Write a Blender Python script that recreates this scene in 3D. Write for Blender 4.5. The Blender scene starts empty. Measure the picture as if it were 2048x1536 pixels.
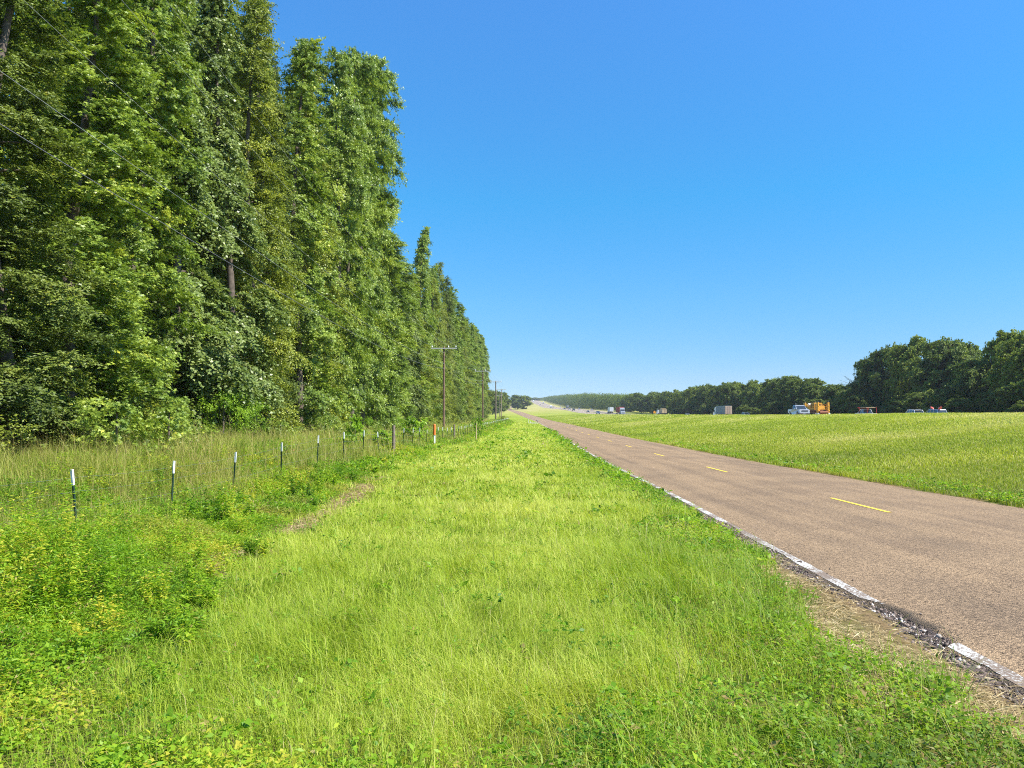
import bpy, bmesh, math, random
import numpy as np
from mathutils import Vector, Matrix
PI = math.pi
R = math.radians
scene = bpy.context.scene
col = scene.collection
random.seed(7)
rg = np.random.default_rng(11)

# ------------------------------------------------------------------ camera
F = 1500.0                      # focal length in pixels of the 2048 px wide frame
PITCH = math.atan(52 / F)
CAMZ = 1.70
cam = bpy.data.cameras.new('camera')
cam.sensor_width = 36.0
cam.lens = 36.0 * F / 2048
cam.clip_start = 0.1
cam.clip_end = 20000
co = bpy.data.objects.new('camera', cam)
col.objects.link(co)
co.location = (0, 0, CAMZ)
co.rotation_euler = (PI / 2 + PITCH, 0, 0)
scene.camera = co

def at(px, py, Y):
    """the point at distance Y seen at pixel (px, py) of the 2048 x 1536 frame"""
    a, c = (px - 1024) / F, -(py - 768) / F
    cp, sp = math.cos(PITCH), math.sin(PITCH)
    dy, dz = cp - c * sp, sp + c * cp
    return (a / dy * Y, Y, CAMZ + dz / dy * Y)

# ------------------------------------------------------------------ helpers
def tag(o, label=None, cat=None, group=None, kind=None):
    if label: o['label'] = label
    if cat: o['category'] = cat
    if group: o['group'] = group
    if kind: o['kind'] = kind
    return o

def empty(name, loc=(0, 0, 0), rz=0.0, label=None, cat=None, group=None):
    o = bpy.data.objects.new(name, None)
    col.objects.link(o)
    o.location = loc
    o.rotation_euler = (0, 0, rz)
    o.empty_display_size = 0.2
    return tag(o, label, cat, group)

def raw_mesh(name, V, loops, starts, mat, attrs=None, smooth=False):
    V = np.asarray(V, np.float32)
    loops = np.asarray(loops, np.int32).ravel()
    starts = np.asarray(starts, np.int32).ravel()
    me = bpy.data.meshes.new(name)
    me.vertices.add(len(V))
    me.vertices.foreach_set('co', V.ravel())
    me.loops.add(len(loops))
    me.loops.foreach_set('vertex_index', loops)
    me.polygons.add(len(starts))
    me.polygons.foreach_set('loop_start', starts)
    if smooth:
        me.polygons.foreach_set('use_smooth', np.ones(len(starts), bool))
    for k, a in (attrs or {}).items():
        at_ = me.attributes.new(k, 'FLOAT', 'POINT')
        at_.data.foreach_set('value', np.asarray(a, np.float32).ravel())
    me.update(calc_edges=True)
    me.materials.append(mat)
    return me

def quads(name, V, Q, mat, attrs=None, smooth=False):
    Q = np.asarray(Q, np.int32)
    return raw_mesh(name, V, Q, np.arange(len(Q)) * 4, mat, attrs, smooth)

def link(name, me, parent=None, loc=None):
    o = bpy.data.objects.new(name, me)
    col.objects.link(o)
    if parent: o.parent = parent
    if loc: o.location = loc
    return o

class MB:
    """collects shapes, then links them as one mesh object"""
    def __init__(self): self.bm = bmesh.new()
    def box(self, c, s, bevel=0.0, rz=0.0, rx=0.0, taper=1.0):
        r = bmesh.ops.create_cube(self.bm, size=1.0)
        vs = r['verts']
        for v in vs:
            if v.co.z > 0: v.co.x *= taper; v.co.y *= taper
        M = Matrix.Translation(c) @ Matrix.Rotation(rz, 4, 'Z') @ Matrix.Rotation(rx, 4, 'X') @ Matrix.Diagonal((s[0], s[1], s[2], 1))
        bmesh.ops.transform(self.bm, matrix=M, verts=vs)
        if bevel:
            es = list({e for v in vs for e in v.link_edges})
            bmesh.ops.bevel(self.bm, geom=es, offset=bevel, segments=2, affect='EDGES', profile=0.6)
        return self
    def cyl(self, a, b, r1, r2=None, n=12):
        a, b = Vector(a), Vector(b)
        d = b - a
        M = Matrix.Translation((a + b) / 2) @ d.to_track_quat('Z', 'Y').to_matrix().to_4x4()
        bmesh.ops.create_cone(self.bm, cap_ends=True, segments=n, radius1=r1, radius2=r1 if r2 is None else r2, depth=d.length, matrix=M)
        return self
    def ball(self, c, r, s=(1, 1, 1), n=10):
        bmesh.ops.create_uvsphere(self.bm, u_segments=n, v_segments=max(6, n // 2 + 2), radius=r,
                                  matrix=Matrix.Translation(c) @ Matrix.Diagonal((s[0], s[1], s[2], 1)))
        return self
    def prism(self, prof, x0, x1, inset=None):
        """side profile [(y, z)] across x0..x1; inset = per-vertex shift of x towards the middle"""
        n = len(prof)
        ins = inset or [0] * n
        A = [self.bm.verts.new((x0 + ins[i], p[0], p[1])) for i, p in enumerate(prof)]
        B = [self.bm.verts.new((x1 - ins[i], p[0], p[1])) for i, p in enumerate(prof)]
        self.bm.faces.new(A[::-1]); self.bm.faces.new(B)
        for i in range(n):
            j = (i + 1) % n
            self.bm.faces.new((A[i], A[j], B[j], B[i]))
        return self
    def quad(self, *pts):
        self.bm.faces.new([self.bm.verts.new(p) for p in pts])
        return self
    def mesh(self, name, mat, smooth=False):
        bmesh.ops.recalc_face_normals(self.bm, faces=self.bm.faces)
        me = bpy.data.meshes.new(name)
        self.bm.to_mesh(me); self.bm.free()
        me.materials.append(mat)
        if smooth:
            me.polygons.foreach_set('use_smooth', np.ones(len(me.polygons), bool))
            try: me.set_sharp_from_angle(angle=R(35))
            except Exception: pass
        return me
    def build(self, name, mat, parent=None, smooth=False):
        return link(name, self.mesh(name, mat, smooth), parent)

def copy_tree(o, parent=None):
    c = o.copy()
    col.objects.link(c)
    c.parent = parent
    for ch in o.children: copy_tree(ch, c)
    return c

def hermite(xs, ys):
    xs, ys = np.array(xs, float), np.array(ys, float)
    d = np.diff(ys) / np.diff(xs)
    m = np.empty_like(ys)
    m[0], m[-1] = d[0], d[-1]
    h = np.diff(xs)
    m[1:-1] = (d[:-1] * h[1:] + d[1:] * h[:-1]) / (h[:-1] + h[1:])
    def f(x):
        x = np.clip(np.asarray(x, float), xs[0], xs[-1])
        i = np.clip(np.searchsorted(xs, x) - 1, 0, len(xs) - 2)
        t = (x - xs[i]) / h[i]
        t2, t3 = t * t, t * t * t
        return ((2 * t3 - 3 * t2 + 1) * ys[i] + (t3 - 2 * t2 + t) * h[i] * m[i] + (-2 * t3 + 3 * t2) * ys[i + 1] + (t3 - t2) * h[i] * m[i + 1])
    return f

_lat = np.random.default_rng(5).random((256, 256))
def vn(x, y, s, seed=0):
    """value noise 0..1, feature size s"""
    x = np.asarray(x) / s + seed * 17.3; y = np.asarray(y) / s + seed * 9.1
    xi, yi = np.floor(x).astype(int), np.floor(y).astype(int)
    fx, fy = x - xi, y - yi
    fx, fy = fx * fx * (3 - 2 * fx), fy * fy * (3 - 2 * fy)
    g = lambda a, b: _lat[a % 256, b % 256]
    return (g(xi, yi) * (1 - fx) + g(xi + 1, yi) * fx) * (1 - fy) + (g(xi, yi + 1) * (1 - fx) + g(xi + 1, yi + 1) * fx) * fy
def fbm(x, y, s, seed=0):
    return (vn(x, y, s, seed) * .55 + vn(x, y, s / 2.1, seed + 3) * .28 + vn(x, y, s / 4.3, seed + 7) * .17)

# ------------------------------------------------------------------ the lie of the land (drops are below the camera)
ROADX = hermite([-60, 0, 10, 18, 30, 42, 55, 67, 79, 104, 128, 155, 200, 300, 430, 640, 900, 1000, 1200, 1500, 3000],
                [3.5, 6.62, 7.22, 7.62, 7.80, 8.02, 8.28, 8.55, 8.85, 9.55, 10.05, 10.5, 11.2, 12.2, 9.2, 3.7, -3.2, -5.3, -0.8, 15, 60])
ROADD = hermite([-60, 0, 5, 18, 30, 42, 55, 67, 79, 104, 128, 155, 200, 300, 430, 640, 900, 1000, 1200, 1600, 2100, 2600, 3200, 6000],
                [1.2, 1.62, 1.76, 2.10, 2.28, 2.45, 2.58, 2.70, 2.82, 3.04, 3.18, 3.35, 3.6, 4.15, 3.3, 1.4, -.6, -1.75, -4.8, -13, -26, -27, -20, 0])
CREST = hermite([-60, 30, 66, 117, 244, 344, 475, 600, 900, 1150, 1300, 1600, 2100, 2600, 3200, 6000],
                [.0, .1, .28, .76, 1.48, 2.05, 1.95, .5, -1.9, -3.8, -7.3, -14, -26.6, -27, -20, 0])
HWN = hermite([-60, 66, 117, 150, 244, 375, 460, 533, 646, 914, 1150, 1300, 1600, 2100, 2600, 3200, 6000],
              [.4, .80, 1.0, 1.15, 1.85, 2.65, 2.45, 1.95, .35, -1.8, -3.8, -7.3, -14, -26.6, -27, -20, 0])
HWF = hermite([-60, 66, 140, 186, 271, 407, 500, 646, 914, 1150, 1300, 1600, 2100, 2600, 3200, 6000],
              [.9, 1.3, 1.78, 2.1, 2.85, 2.85, 2.4, .6, -1.7, -3.8, -7.3, -14, -26.6, -27, -20, 0])
FARX = hermite([-60, 380, 560, 800, 6000], [73, 73, 68, 67, 67])     # centre of the far carriageway
NEARX = 53.0
FENCEX = hermite([-60, 0, 85, 150, 200, 260, 420, 3000], [-9.6, -7.26, -3.9, -2.4, -1.6, -1.3, -2.6, -40])
BANK = lambda Y: np.interp(Y, [-60, 8, 14, 30, 60, 120], [.6, .75, .75, .45, .2, 0])
FOFF = hermite([-60, 8, 12, 17.6, 24, 33, 39, 44, 59, 77, 300, 3000], [.22, .22, .22, .10, -.10, -.28, -.30, -.22, -.06, -.10, -.10, -.1])

def section(Y):
    """cross-section control points (x, drop) at every Y: arrays of shape (len(Y), K)"""
    Y = np.asarray(Y, float)
    c, d, xf = ROADX(Y), ROADD(Y), FENCEX(Y)
    xf = np.minimum(xf, c - 5.5)
    far = FARX(Y); n, f, cr = HWN(Y), HWF(Y), CREST(Y)
    w = np.clip((Y - 300) / 500, 0, 1)
    near = np.clip(1 - Y / 30, 0, 1)
    mid = np.maximum(xf + 1.2, c - 8.0)
    o = np.ones_like(Y)
    X = [-420 * o, -60 * o - np.clip(Y - 300, 0, 600) * .1, xf - 8, xf - 2.5, xf - .5, np.minimum(xf + 1.8, mid - .2), mid, c - 4.6, c - 3.75, c - 3.3, c + 3.3, c + 3.8, c + 5.2, c + 12, 36 * o, 43.5 * o, 46 * o, 46.8 * o, 59.2 * o, 60 * o, (59.5 + far - 6.2) / 2, far - 6.8, far - 6, far + 6, far + 7, far + 11, far + 30, 800 * o]
    D = [d - .6, d - .4, d - .05 + .5 * FOFF(Y) - BANK(Y) * 1.2, d + FOFF(Y) - BANK(Y) * .75, d + FOFF(Y) + .04 * BANK(Y), d + .05 + .4 * FOFF(Y) - near * .03, d - .02 - near * .03, d + .03, d + .085, d + .13, d + .13, d + .10, d + .14, d + (cr - d) * .22, d + (cr - d) * .80, cr, n + .02, n, n, n + .05, (n + f) / 2 + .5, f + .05, f + .02, f + .02, f + .1, f + .5, f + .2, f - 2 + w * 2]
    return np.stack(X, -1), np.stack(D, -1)

def drop(X, Y):
    X, Y = np.broadcast_arrays(np.asarray(X, float), np.asarray(Y, float))
    sh = X.shape
    X, Y = X.ravel(), Y.ravel()
    SX, SD = section(Y)
    k = np.clip((SX < X[:, None]).sum(1) - 1, 0, SX.shape[1] - 2)
    i = np.arange(len(X))
    t = np.clip((X - SX[i, k]) / (SX[i, k + 1] - SX[i, k]), 0, 1)
    return (SD[i, k] * (1 - t) + SD[i, k + 1] * t).reshape(sh)

def bumps(X, Y):
    b = (fbm(X, Y, 2.3, 1) - .5) * .10 + (fbm(X, Y, 9, 2) - .5) * .18
    c = ROADX(Y)
    k = np.clip((np.abs(X - c) - 3.7) / 1.6, 0, 1)             # nothing under the road
    hw = np.clip((45.5 - X) / 3, 0, 1) + np.clip((X - FARX(Y) - 7.5) / 3, 0, 1)
    return b * k * np.clip(hw, 0, 1)

def ground(X, Y):
    return CAMZ - drop(X, Y) + bumps(X, Y)

def gz(x, y): return float(ground(np.array([float(x)]), np.array([float(y)]))[0])
def road_z(u, Y): return CAMZ - ROADD(Y) - .02 * np.abs(u)

# ------------------------------------------------------------------ materials
def mat(name):
    m = bpy.data.materials.new(name); m.use_nodes = True
    nt = m.node_tree
    return m, nt, nt.nodes, nt.nodes['Principled BSDF']

def plain(name, rgb, rough=.6, metal=0.0, noise=.12, scale=6.0, spec=.5, coat=0.0):
    m, nt, N, b = mat(name)
    L = nt.links
    tc = N.new('ShaderNodeTexCoord'); nz = N.new('ShaderNodeTexNoise')
    nz.inputs['Scale'].default_value = scale; nz.inputs['Detail'].default_value = 5
    L.new(tc.outputs['Object'], nz.inputs['Vector'])
    r = N.new('ShaderNodeValToRGB')
    r.color_ramp.elements[0].position = .3; r.color_ramp.elements[1].position = .7
    r.color_ramp.elements[0].color = (*[c * (1 - noise) for c in rgb], 1)
    r.color_ramp.elements[1].color = (*[min(1, c * (1 + noise)) for c in rgb], 1)
    L.new(nz.outputs['Fac'], r.inputs['Fac']); L.new(r.outputs['Color'], b.inputs['Base Color'])
    b.inputs['Roughness'].default_value = rough; b.inputs['Metallic'].default_value = metal
    b.inputs['Specular IOR Level'].default_value = spec
    if coat: b.inputs['Coat Weight'].default_value = coat
    return m

def leafy(name, stops, rough=.5, spec=.35, trans=.35, tcol=1.5, dry=None, satpos=None):
    """leaf or blade material: colour from the per-leaf tint; a share of the light passes through"""
    m, nt, N, b = mat(name)
    L = nt.links
    a = N.new('ShaderNodeAttribute'); a.attribute_name = 'tint'
    r = N.new('ShaderNodeValToRGB')
    e = r.color_ramp.elements
    e[0].position, e[0].color = stops[0][0], (*stops[0][1], 1)
    e[1].position, e[1].color = stops[-1][0], (*stops[-1][1], 1)
    for p, c in stops[1:-1]:
        q = e.new(p); q.color = (*c, 1)
    L.new(a.outputs['Fac'], r.inputs['Fac'])
    out = r.outputs['Color']
    if dry:
        a2 = N.new('ShaderNodeAttribute'); a2.attribute_name = 'dry'
        mx = N.new('ShaderNodeMix'); mx.data_type = 'RGBA'
        L.new(a2.outputs['Fac'], mx.inputs['Factor']); L.new(out, mx.inputs[6]); mx.inputs[7].default_value = (*dry, 1)
        out = mx.outputs[2]
    L.new(out, b.inputs['Base Color'])
    b.inputs['Roughness'].default_value = rough; b.inputs['Specular IOR Level'].default_value = spec
    t = N.new('ShaderNodeBsdfTranslucent')
    g = N.new('ShaderNodeMix'); g.data_type = 'RGBA'; g.blend_type = 'MULTIPLY'; g.inputs['Factor'].default_value = 1
    L.new(out, g.inputs[6]); g.inputs[7].default_value = (tcol, tcol * 1.0, tcol * .55, 1)
    L.new(g.outputs[2], t.inputs['Color'])
    ms = N.new('ShaderNodeMixShader'); ms.inputs['Fac'].default_value = trans
    L.new(b.outputs['BSDF'], ms.inputs[1]); L.new(t.outputs['BSDF'], ms.inputs[2])
    L.new(ms.outputs['Shader'], N['Material Output'].inputs['Surface'])
    return m

M = {}
M['lawn'] = leafy('lawn_blade', [(0, (.07, .16, .012)), (.35, (.21, .32, .018)), (.7, (.38, .48, .035)), (1, (.56, .58, .12))], .5, .3, .42, 1.3, dry=(.48, .38, .19))
M['field'] = leafy('field_blade', [(0, (.10, .18, .014)), (.4, (.25, .33, .022)), (.75, (.41, .46, .04)), (1, (.58, .55, .17))], .55, .25, .35, 1.3, dry=(.52, .43, .21))
M['tall'] = leafy('tall_grass_blade', [(0, (.08, .16, .016)), (.5, (.23, .30, .03)), (1, (.44, .44, .10))], .6, .25, .38, 1.3, dry=(.48, .36, .16))
M['weed'] = leafy('weed_leaf', [(0, (.04, .12, .010)), (.45, (.15, .30, .016)), (.85, (.31, .46, .025)), (1, (.50, .48, .05))], .5, .3, .40, 1.4, dry=(.36, .24, .10))
M['gum'] = leafy('sweetgum_leaf', [(0, (.085, .145, .022)), (.45, (.225, .315, .040)), (.85, (.39, .46, .065)), (1, (.54, .52, .07))], .42, .42, .26, 1.5)
M['elm'] = leafy('small_leaf', [(0, (.10, .135, .020)), (.5, (.25, .30, .035)), (.9, (.41, .43, .05)), (1, (.52, .45, .05))], .45, .4, .28, 1.5)
M['vine'] = leafy('vine_leaf', [(0, (.09, .14, .030)), (.5, (.21, .275, .07)), (1, (.38, .43, .15))], .4, .4, .28, 1.4)
M['oak'] = leafy('oak_leaf', [(0, (.06, .095, .016)), (.5, (.145, .20, .028)), (.9, (.24, .29, .04)), (1, (.34, .35, .05))], .55, .3, .30, 1.5)
M['oak_light'] = leafy('light_oak_leaf', [(0, (.075, .115, .018)), (.5, (.19, .245, .032)), (.9, (.30, .34, .045)), (1, (.42, .40, .06))], .6, .2, .28, 1.5)
M['cedar'] = leafy('dark_fine_leaf', [(0, (.05, .08, .016)), (.5, (.135, .185, .030)), (.9, (.24, .29, .045)), (1, (.38, .36, .05))], .5, .35, .24, 1.4)
M['sapling'] = leafy('sapling_leaf', [(0, (.14, .27, .015)), (1, (.34, .50, .04))], .45, .3, .4, 1.4)
M['bark'] = plain('bark', (.11, .085, .065), .9, 0, .4, 5)
M['pole_wood'] = plain('pole_wood', (.17, .105, .065), .85, 0, .35, 3)
M['old_wood'] = plain('old_wood', (.20, .155, .12), .9, 0, .4, 8)
M['pale_wood'] = plain('pale_wood', (.45, .34, .20), .85, 0, .2, 8)
M['grey_wood'] = plain('grey_wood', (.42, .42, .40), .8, 0, .2, 4)
M['green_steel'] = plain('green_steel', (.018, .05, .03), .45, .1, .2, 20)
M['white_paint'] = plain('white_paint', (.78, .78, .75), .5, 0, .06, 9)
M['orange_paint'] = plain('orange_paint', (.75, .19, .03), .5, 0, .08, 9)
M['porcelain'] = plain('porcelain', (.70, .72, .72), .25, 0, .05, 9)
M['wire'] = plain('wire_metal', (.13, .13, .14), .6, .1, .1, 2)
M['wire_bright'] = plain('wire_aluminium', (.30, .31, .30), .5, .2, .1, 2)
M['steel'] = plain('galvanised_steel', (.40, .41, .42), .45, .7, .1, 4)
M['concrete'] = plain('concrete', (.55, .52, .45), .85, 0, .15, 3)
M['black'] = plain('black_rubber', (.02, .02, .022), .7, 0, .1, 9)
M['dark_paint'] = plain('dark_paint', (.03, .035, .045), .3, .1, .1, 9, coat=.6)
M['glass'] = plain('tinted_glass', (.035, .045, .055), .08, 0, .05, 3, spec=.8)
M['silver'] = plain('silver_paint', (.52, .54, .57), .3, .35, .05, 6, coat=.8)
M['white_car'] = plain('white_car_paint', (.76, .77, .78), .3, .0, .04, 6, coat=.8)
M['grey_car'] = plain('grey_car_paint', (.20, .22, .25), .3, .3, .05, 6, coat=.8)
M['blue_car'] = plain('blue_car_paint', (.04, .08, .16), .3, .3, .05, 6, coat=.8)
M['red'] = plain('red_container', (.42, .045, .035), .5, 0, .12, 2)
M['grey_box'] = plain('grey_container', (.22, .25, .27), .55, 0, .10, 1)
M['tan_box'] = plain('tan_container_door', (.50, .36, .25), .6, 0, .12, 2)
M['crate'] = plain('crate_wood', (.52, .40, .22), .8, 0, .2, 2)
M['white_box'] = plain('white_trailer', (.74, .75, .75), .45, 0, .05, 1)
M['machine'] = plain('machine_yellow', (.72, .36, .03), .5, 0, .18, 3)
M['rust'] = plain('rusty_frame', (.24, .085, .035), .75, .1, .3, 3)
M['lens'] = plain('lamp_lens', (.85, .85, .80), .15, 0, .03, 9)
M['red_lens'] = plain('red_lens', (.55, .03, .02), .2, 0, .05, 9)
M['kayak'] = plain('kayak_red', (.75, .12, .07), .35, 0, .08, 3)
M['sign'] = plain('sign_orange', (.85, .33, .02), .45, 0, .05, 3)
M['straw'] = leafy('straw', [(0, (.16, .11, .05)), (.5, (.42, .31, .14)), (1, (.66, .53, .30))], .7, .2, .15, 1.1)
M['stone'] = leafy('gravel_stone', [(0, (.015, .013, .013)), (.35, (.075, .058, .05)), (.7, (.24, .18, .145)), (.9, (.42, .36, .30)), (1, (.66, .64, .60))], .85, .2, .0, 1)
M['rim'] = plain('wheel_rim', (.45, .45, .46), .35, .8, .05, 9)
M['dead_bark'] = plain('dead_branch', (.36, .34, .31), .9, 0, .2, 2)

def ground_mat():
    m, nt, N, b = mat('ground')
    L = nt.links
    geo = N.new('ShaderNodeNewGeometry')
    def noise(scale, detail=6, rough=.6):
        n = N.new('ShaderNodeTexNoise'); n.inputs['Scale'].default_value = scale
        n.inputs['Detail'].default_value = detail; n.inputs['Roughness'].default_value = rough
        L.new(geo.outputs['Position'], n.inputs['Vector']); return n
    def ramp(src, stops):
        r = N.new('ShaderNodeValToRGB'); e = r.color_ramp.elements
        e[0].position, e[0].color = stops[0][0], (*stops[0][1], 1)
        e[1].position, e[1].color = stops[-1][0], (*stops[-1][1], 1)
        for p, c in stops[1:-1]: e.new(p).color = (*c, 1)
        L.new(src, r.inputs['Fac']); return r.outputs['Color']
    soil = ramp(noise(7).outputs['Fac'], [(.3, (.085, .075, .025)), (.7, (.20, .19, .06))])
    grass = ramp(noise(1.3, 9, .72).outputs['Fac'], [(.28, (.10, .16, .014)), (.5, (.23, .30, .024)), (.72, (.40, .42, .06))])
    patch = ramp(noise(.035, 4, .55).outputs['Fac'], [(.35, (.75, .85, .75)), (.65, (1.25, 1.12, 1.15))])
    mul = N.new('ShaderNodeMix'); mul.data_type = 'RGBA'; mul.blend_type = 'MULTIPLY'; mul.inputs['Factor'].default_value = 1
    L.new(grass, mul.inputs[6]); L.new(patch, mul.inputs[7])
    a0 = N.new('ShaderNodeAttribute'); a0.attribute_name = 'tan'
    m0 = N.new('ShaderNodeMix'); m0.data_type = 'RGBA'
    tan = ramp(noise(.09, 6, .6).outputs['Fac'], [(.35, (.30, .30, .05)), (.62, (.46, .37, .17))])
    L.new(a0.outputs['Fac'], m0.inputs['Factor']); L.new(mul.outputs[2], m0.inputs[6]); L.new(tan, m0.inputs[7])
    a = N.new('ShaderNodeAttribute'); a.attribute_name = 'soil'
    mx = N.new('ShaderNodeMix'); mx.data_type = 'RGBA'
    L.new(a.outputs['Fac'], mx.inputs['Factor']); L.new(m0.outputs[2], mx.inputs[6]); L.new(soil, mx.inputs[7])
    a2 = N.new('ShaderNodeAttribute'); a2.attribute_name = 'bare'
    bare = ramp(noise(16).outputs['Fac'], [(.3, (.15, .10, .045)), (.7, (.29, .20, .10))])
    mx2 = N.new('ShaderNodeMix'); mx2.data_type = 'RGBA'
    L.new(a2.outputs['Fac'], mx2.inputs['Factor']); L.new(mx.outputs[2], mx2.inputs[6]); L.new(bare, mx2.inputs[7])
    L.new(mx2.outputs[2], b.inputs['Base Color'])
    b.inputs['Roughness'].default_value = .95; b.inputs['Specular IOR Level'].default_value = .1
    bp = N.new('ShaderNodeBump'); bp.inputs['Strength'].default_value = .8; bp.inputs['Distance'].default_value = .12
    L.new(noise(3.5, 8, .7).outputs['Fac'], bp.inputs['Height']); L.new(bp.outputs['Normal'], b.inputs['Normal'])
    return m

def road_mat(name, light, dark, streak=True, scale=1.0):
    """chip seal: stones in two tones, long dark wheel streaks"""
    m, nt, N, b = mat(name)
    L = nt.links
    geo = N.new('ShaderNodeNewGeometry')
    v = N.new('ShaderNodeTexVoronoi'); v.inputs['Scale'].default_value = 80 * scale
    L.new(geo.outputs['Position'], v.inputs['Vector'])
    sep = N.new('ShaderNodeSeparateColor'); L.new(v.outputs['Color'], sep.inputs['Color'])
    r = N.new('ShaderNodeValToRGB'); e = r.color_ramp.elements
    e[0].position, e[0].color = 0, (*[c * .22 for c in light], 1)
    e[1].position, e[1].color = 1, (*[min(1, c * 1.75) for c in light], 1)
    q = e.new(.35); q.color = (*[c * .85 for c in light], 1)
    L.new(sep.outputs['Red'], r.inputs['Fac'])
    n = N.new('ShaderNodeTexNoise'); n.inputs['Scale'].default_value = .9; n.inputs['Detail'].default_value = 6
    mp = N.new('ShaderNodeMapping'); mp.inputs['Scale'].default_value = (2.6, .07, 1)
    L.new(geo.outputs['Position'], mp.inputs['Vector']); L.new(mp.outputs['Vector'], n.inputs['Vector'])
    n2 = N.new('ShaderNodeTexNoise'); n2.inputs['Scale'].default_value = .5; n2.inputs['Detail'].default_value = 5
    L.new(geo.outputs['Position'], n2.inputs['Vector'])
    ad = N.new('ShaderNodeMath'); ad.operation = 'ADD'; L.new(n.outputs['Fac'], ad.inputs[0]); L.new(n2.outputs['Fac'], ad.inputs[1])
    r2 = N.new('ShaderNodeValToRGB'); e = r2.color_ramp.elements
    e[0].position, e[0].color = .38, (.80, .78, .79, 1); e[1].position, e[1].color = .56, (1.08, 1.05, 1.02, 1)
    h = N.new('ShaderNodeMath'); h.operation = 'MULTIPLY'; h.inputs[1].default_value = .5
    L.new(ad.outputs[0], h.inputs[0]); L.new(h.outputs[0], r2.inputs['Fac'])
    mx = N.new('ShaderNodeMix'); mx.data_type = 'RGBA'; mx.blend_type = 'MULTIPLY'; mx.inputs['Factor'].default_value = 1 if streak else .4
    L.new(r.outputs['Color'], mx.inputs[6]); L.new(r2.outputs['Color'], mx.inputs[7])
    a = N.new('ShaderNodeAttribute'); a.attribute_name = 'worn'
    mx2 = N.new('ShaderNodeMix'); mx2.data_type = 'RGBA'
    L.new(a.outputs['Fac'], mx2.inputs['Factor']); L.new(mx.outputs[2], mx2.inputs[6]); mx2.inputs[7].default_value = (*dark, 1)
    L.new(mx2.outputs[2], b.inputs['Base Color'])
    b.inputs['Roughness'].default_value = .9; b.inputs['Specular IOR Level'].default_value = .2
    bp = N.new('ShaderNodeBump'); bp.inputs['Strength'].default_value = .9; bp.inputs['Distance'].default_value = .010
    L.new(v.outputs['Distance'], bp.inputs['Height']); bp.invert = True
    L.new(bp.outputs['Normal'], b.inputs['Normal'])
    return m

def line_mat(name, rgb, wear, under):
    m, nt, N, b = mat(name)
    L = nt.links
    geo = N.new('ShaderNodeNewGeometry')
    n = N.new('ShaderNodeTexNoise'); n.inputs['Scale'].default_value = 34; n.inputs['Detail'].default_value = 6; n.inputs['Roughness'].default_value = .75
    L.new(geo.outputs['Position'], n.inputs['Vector'])
    n2 = N.new('ShaderNodeTexNoise'); n2.inputs['Scale'].default_value = 1.3; n2.inputs['Detail'].default_value = 4
    L.new(geo.outputs['Position'], n2.inputs['Vector'])
    ad = N.new('ShaderNodeMath'); ad.operation = 'MULTIPLY_ADD'; ad.inputs[1].default_value = .55
    L.new(n2.outputs['Fac'], ad.inputs[0]); L.new(n.outputs['Fac'], ad.inputs[2])
    r = N.new('ShaderNodeValToRGB'); e = r.color_ramp.elements
    e[0].position, e[0].color = wear - .03, (*under, 1); e[1].position, e[1].color = wear + .03, (*rgb, 1)
    L.new(ad.outputs[0], r.inputs['Fac']); L.new(r.outputs['Color'], b.inputs['Base Color'])
    b.inputs['Roughness'].default_value = .8
    bp = N.new('ShaderNodeBump'); bp.inputs['Strength'].default_value = .6; bp.inputs['Distance'].default_value = .006
    L.new(n.outputs['Fac'], bp.inputs['Height']); L.new(bp.outputs['Normal'], b.inputs['Normal'])
    return m

M['ground'] = ground_mat()
M['road'] = road_mat('chip_seal', (.272, .191, .112), (.10, .08, .058))
M['crumb'] = road_mat('crumbled_asphalt', (.105, .078, .066), (.022, .019, .018), False, .35)
M['highway'] = road_mat('highway_paving', (.30, .245, .18), (.2, .2, .2), False, .2)
M['white_line'] = line_mat('white_line', (.60, .59, .54), .785, (.20, .145, .10))
M['yellow_line'] = line_mat('yellow_line', (.80, .56, .05), .56, (.30, .21, .12))

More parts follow.
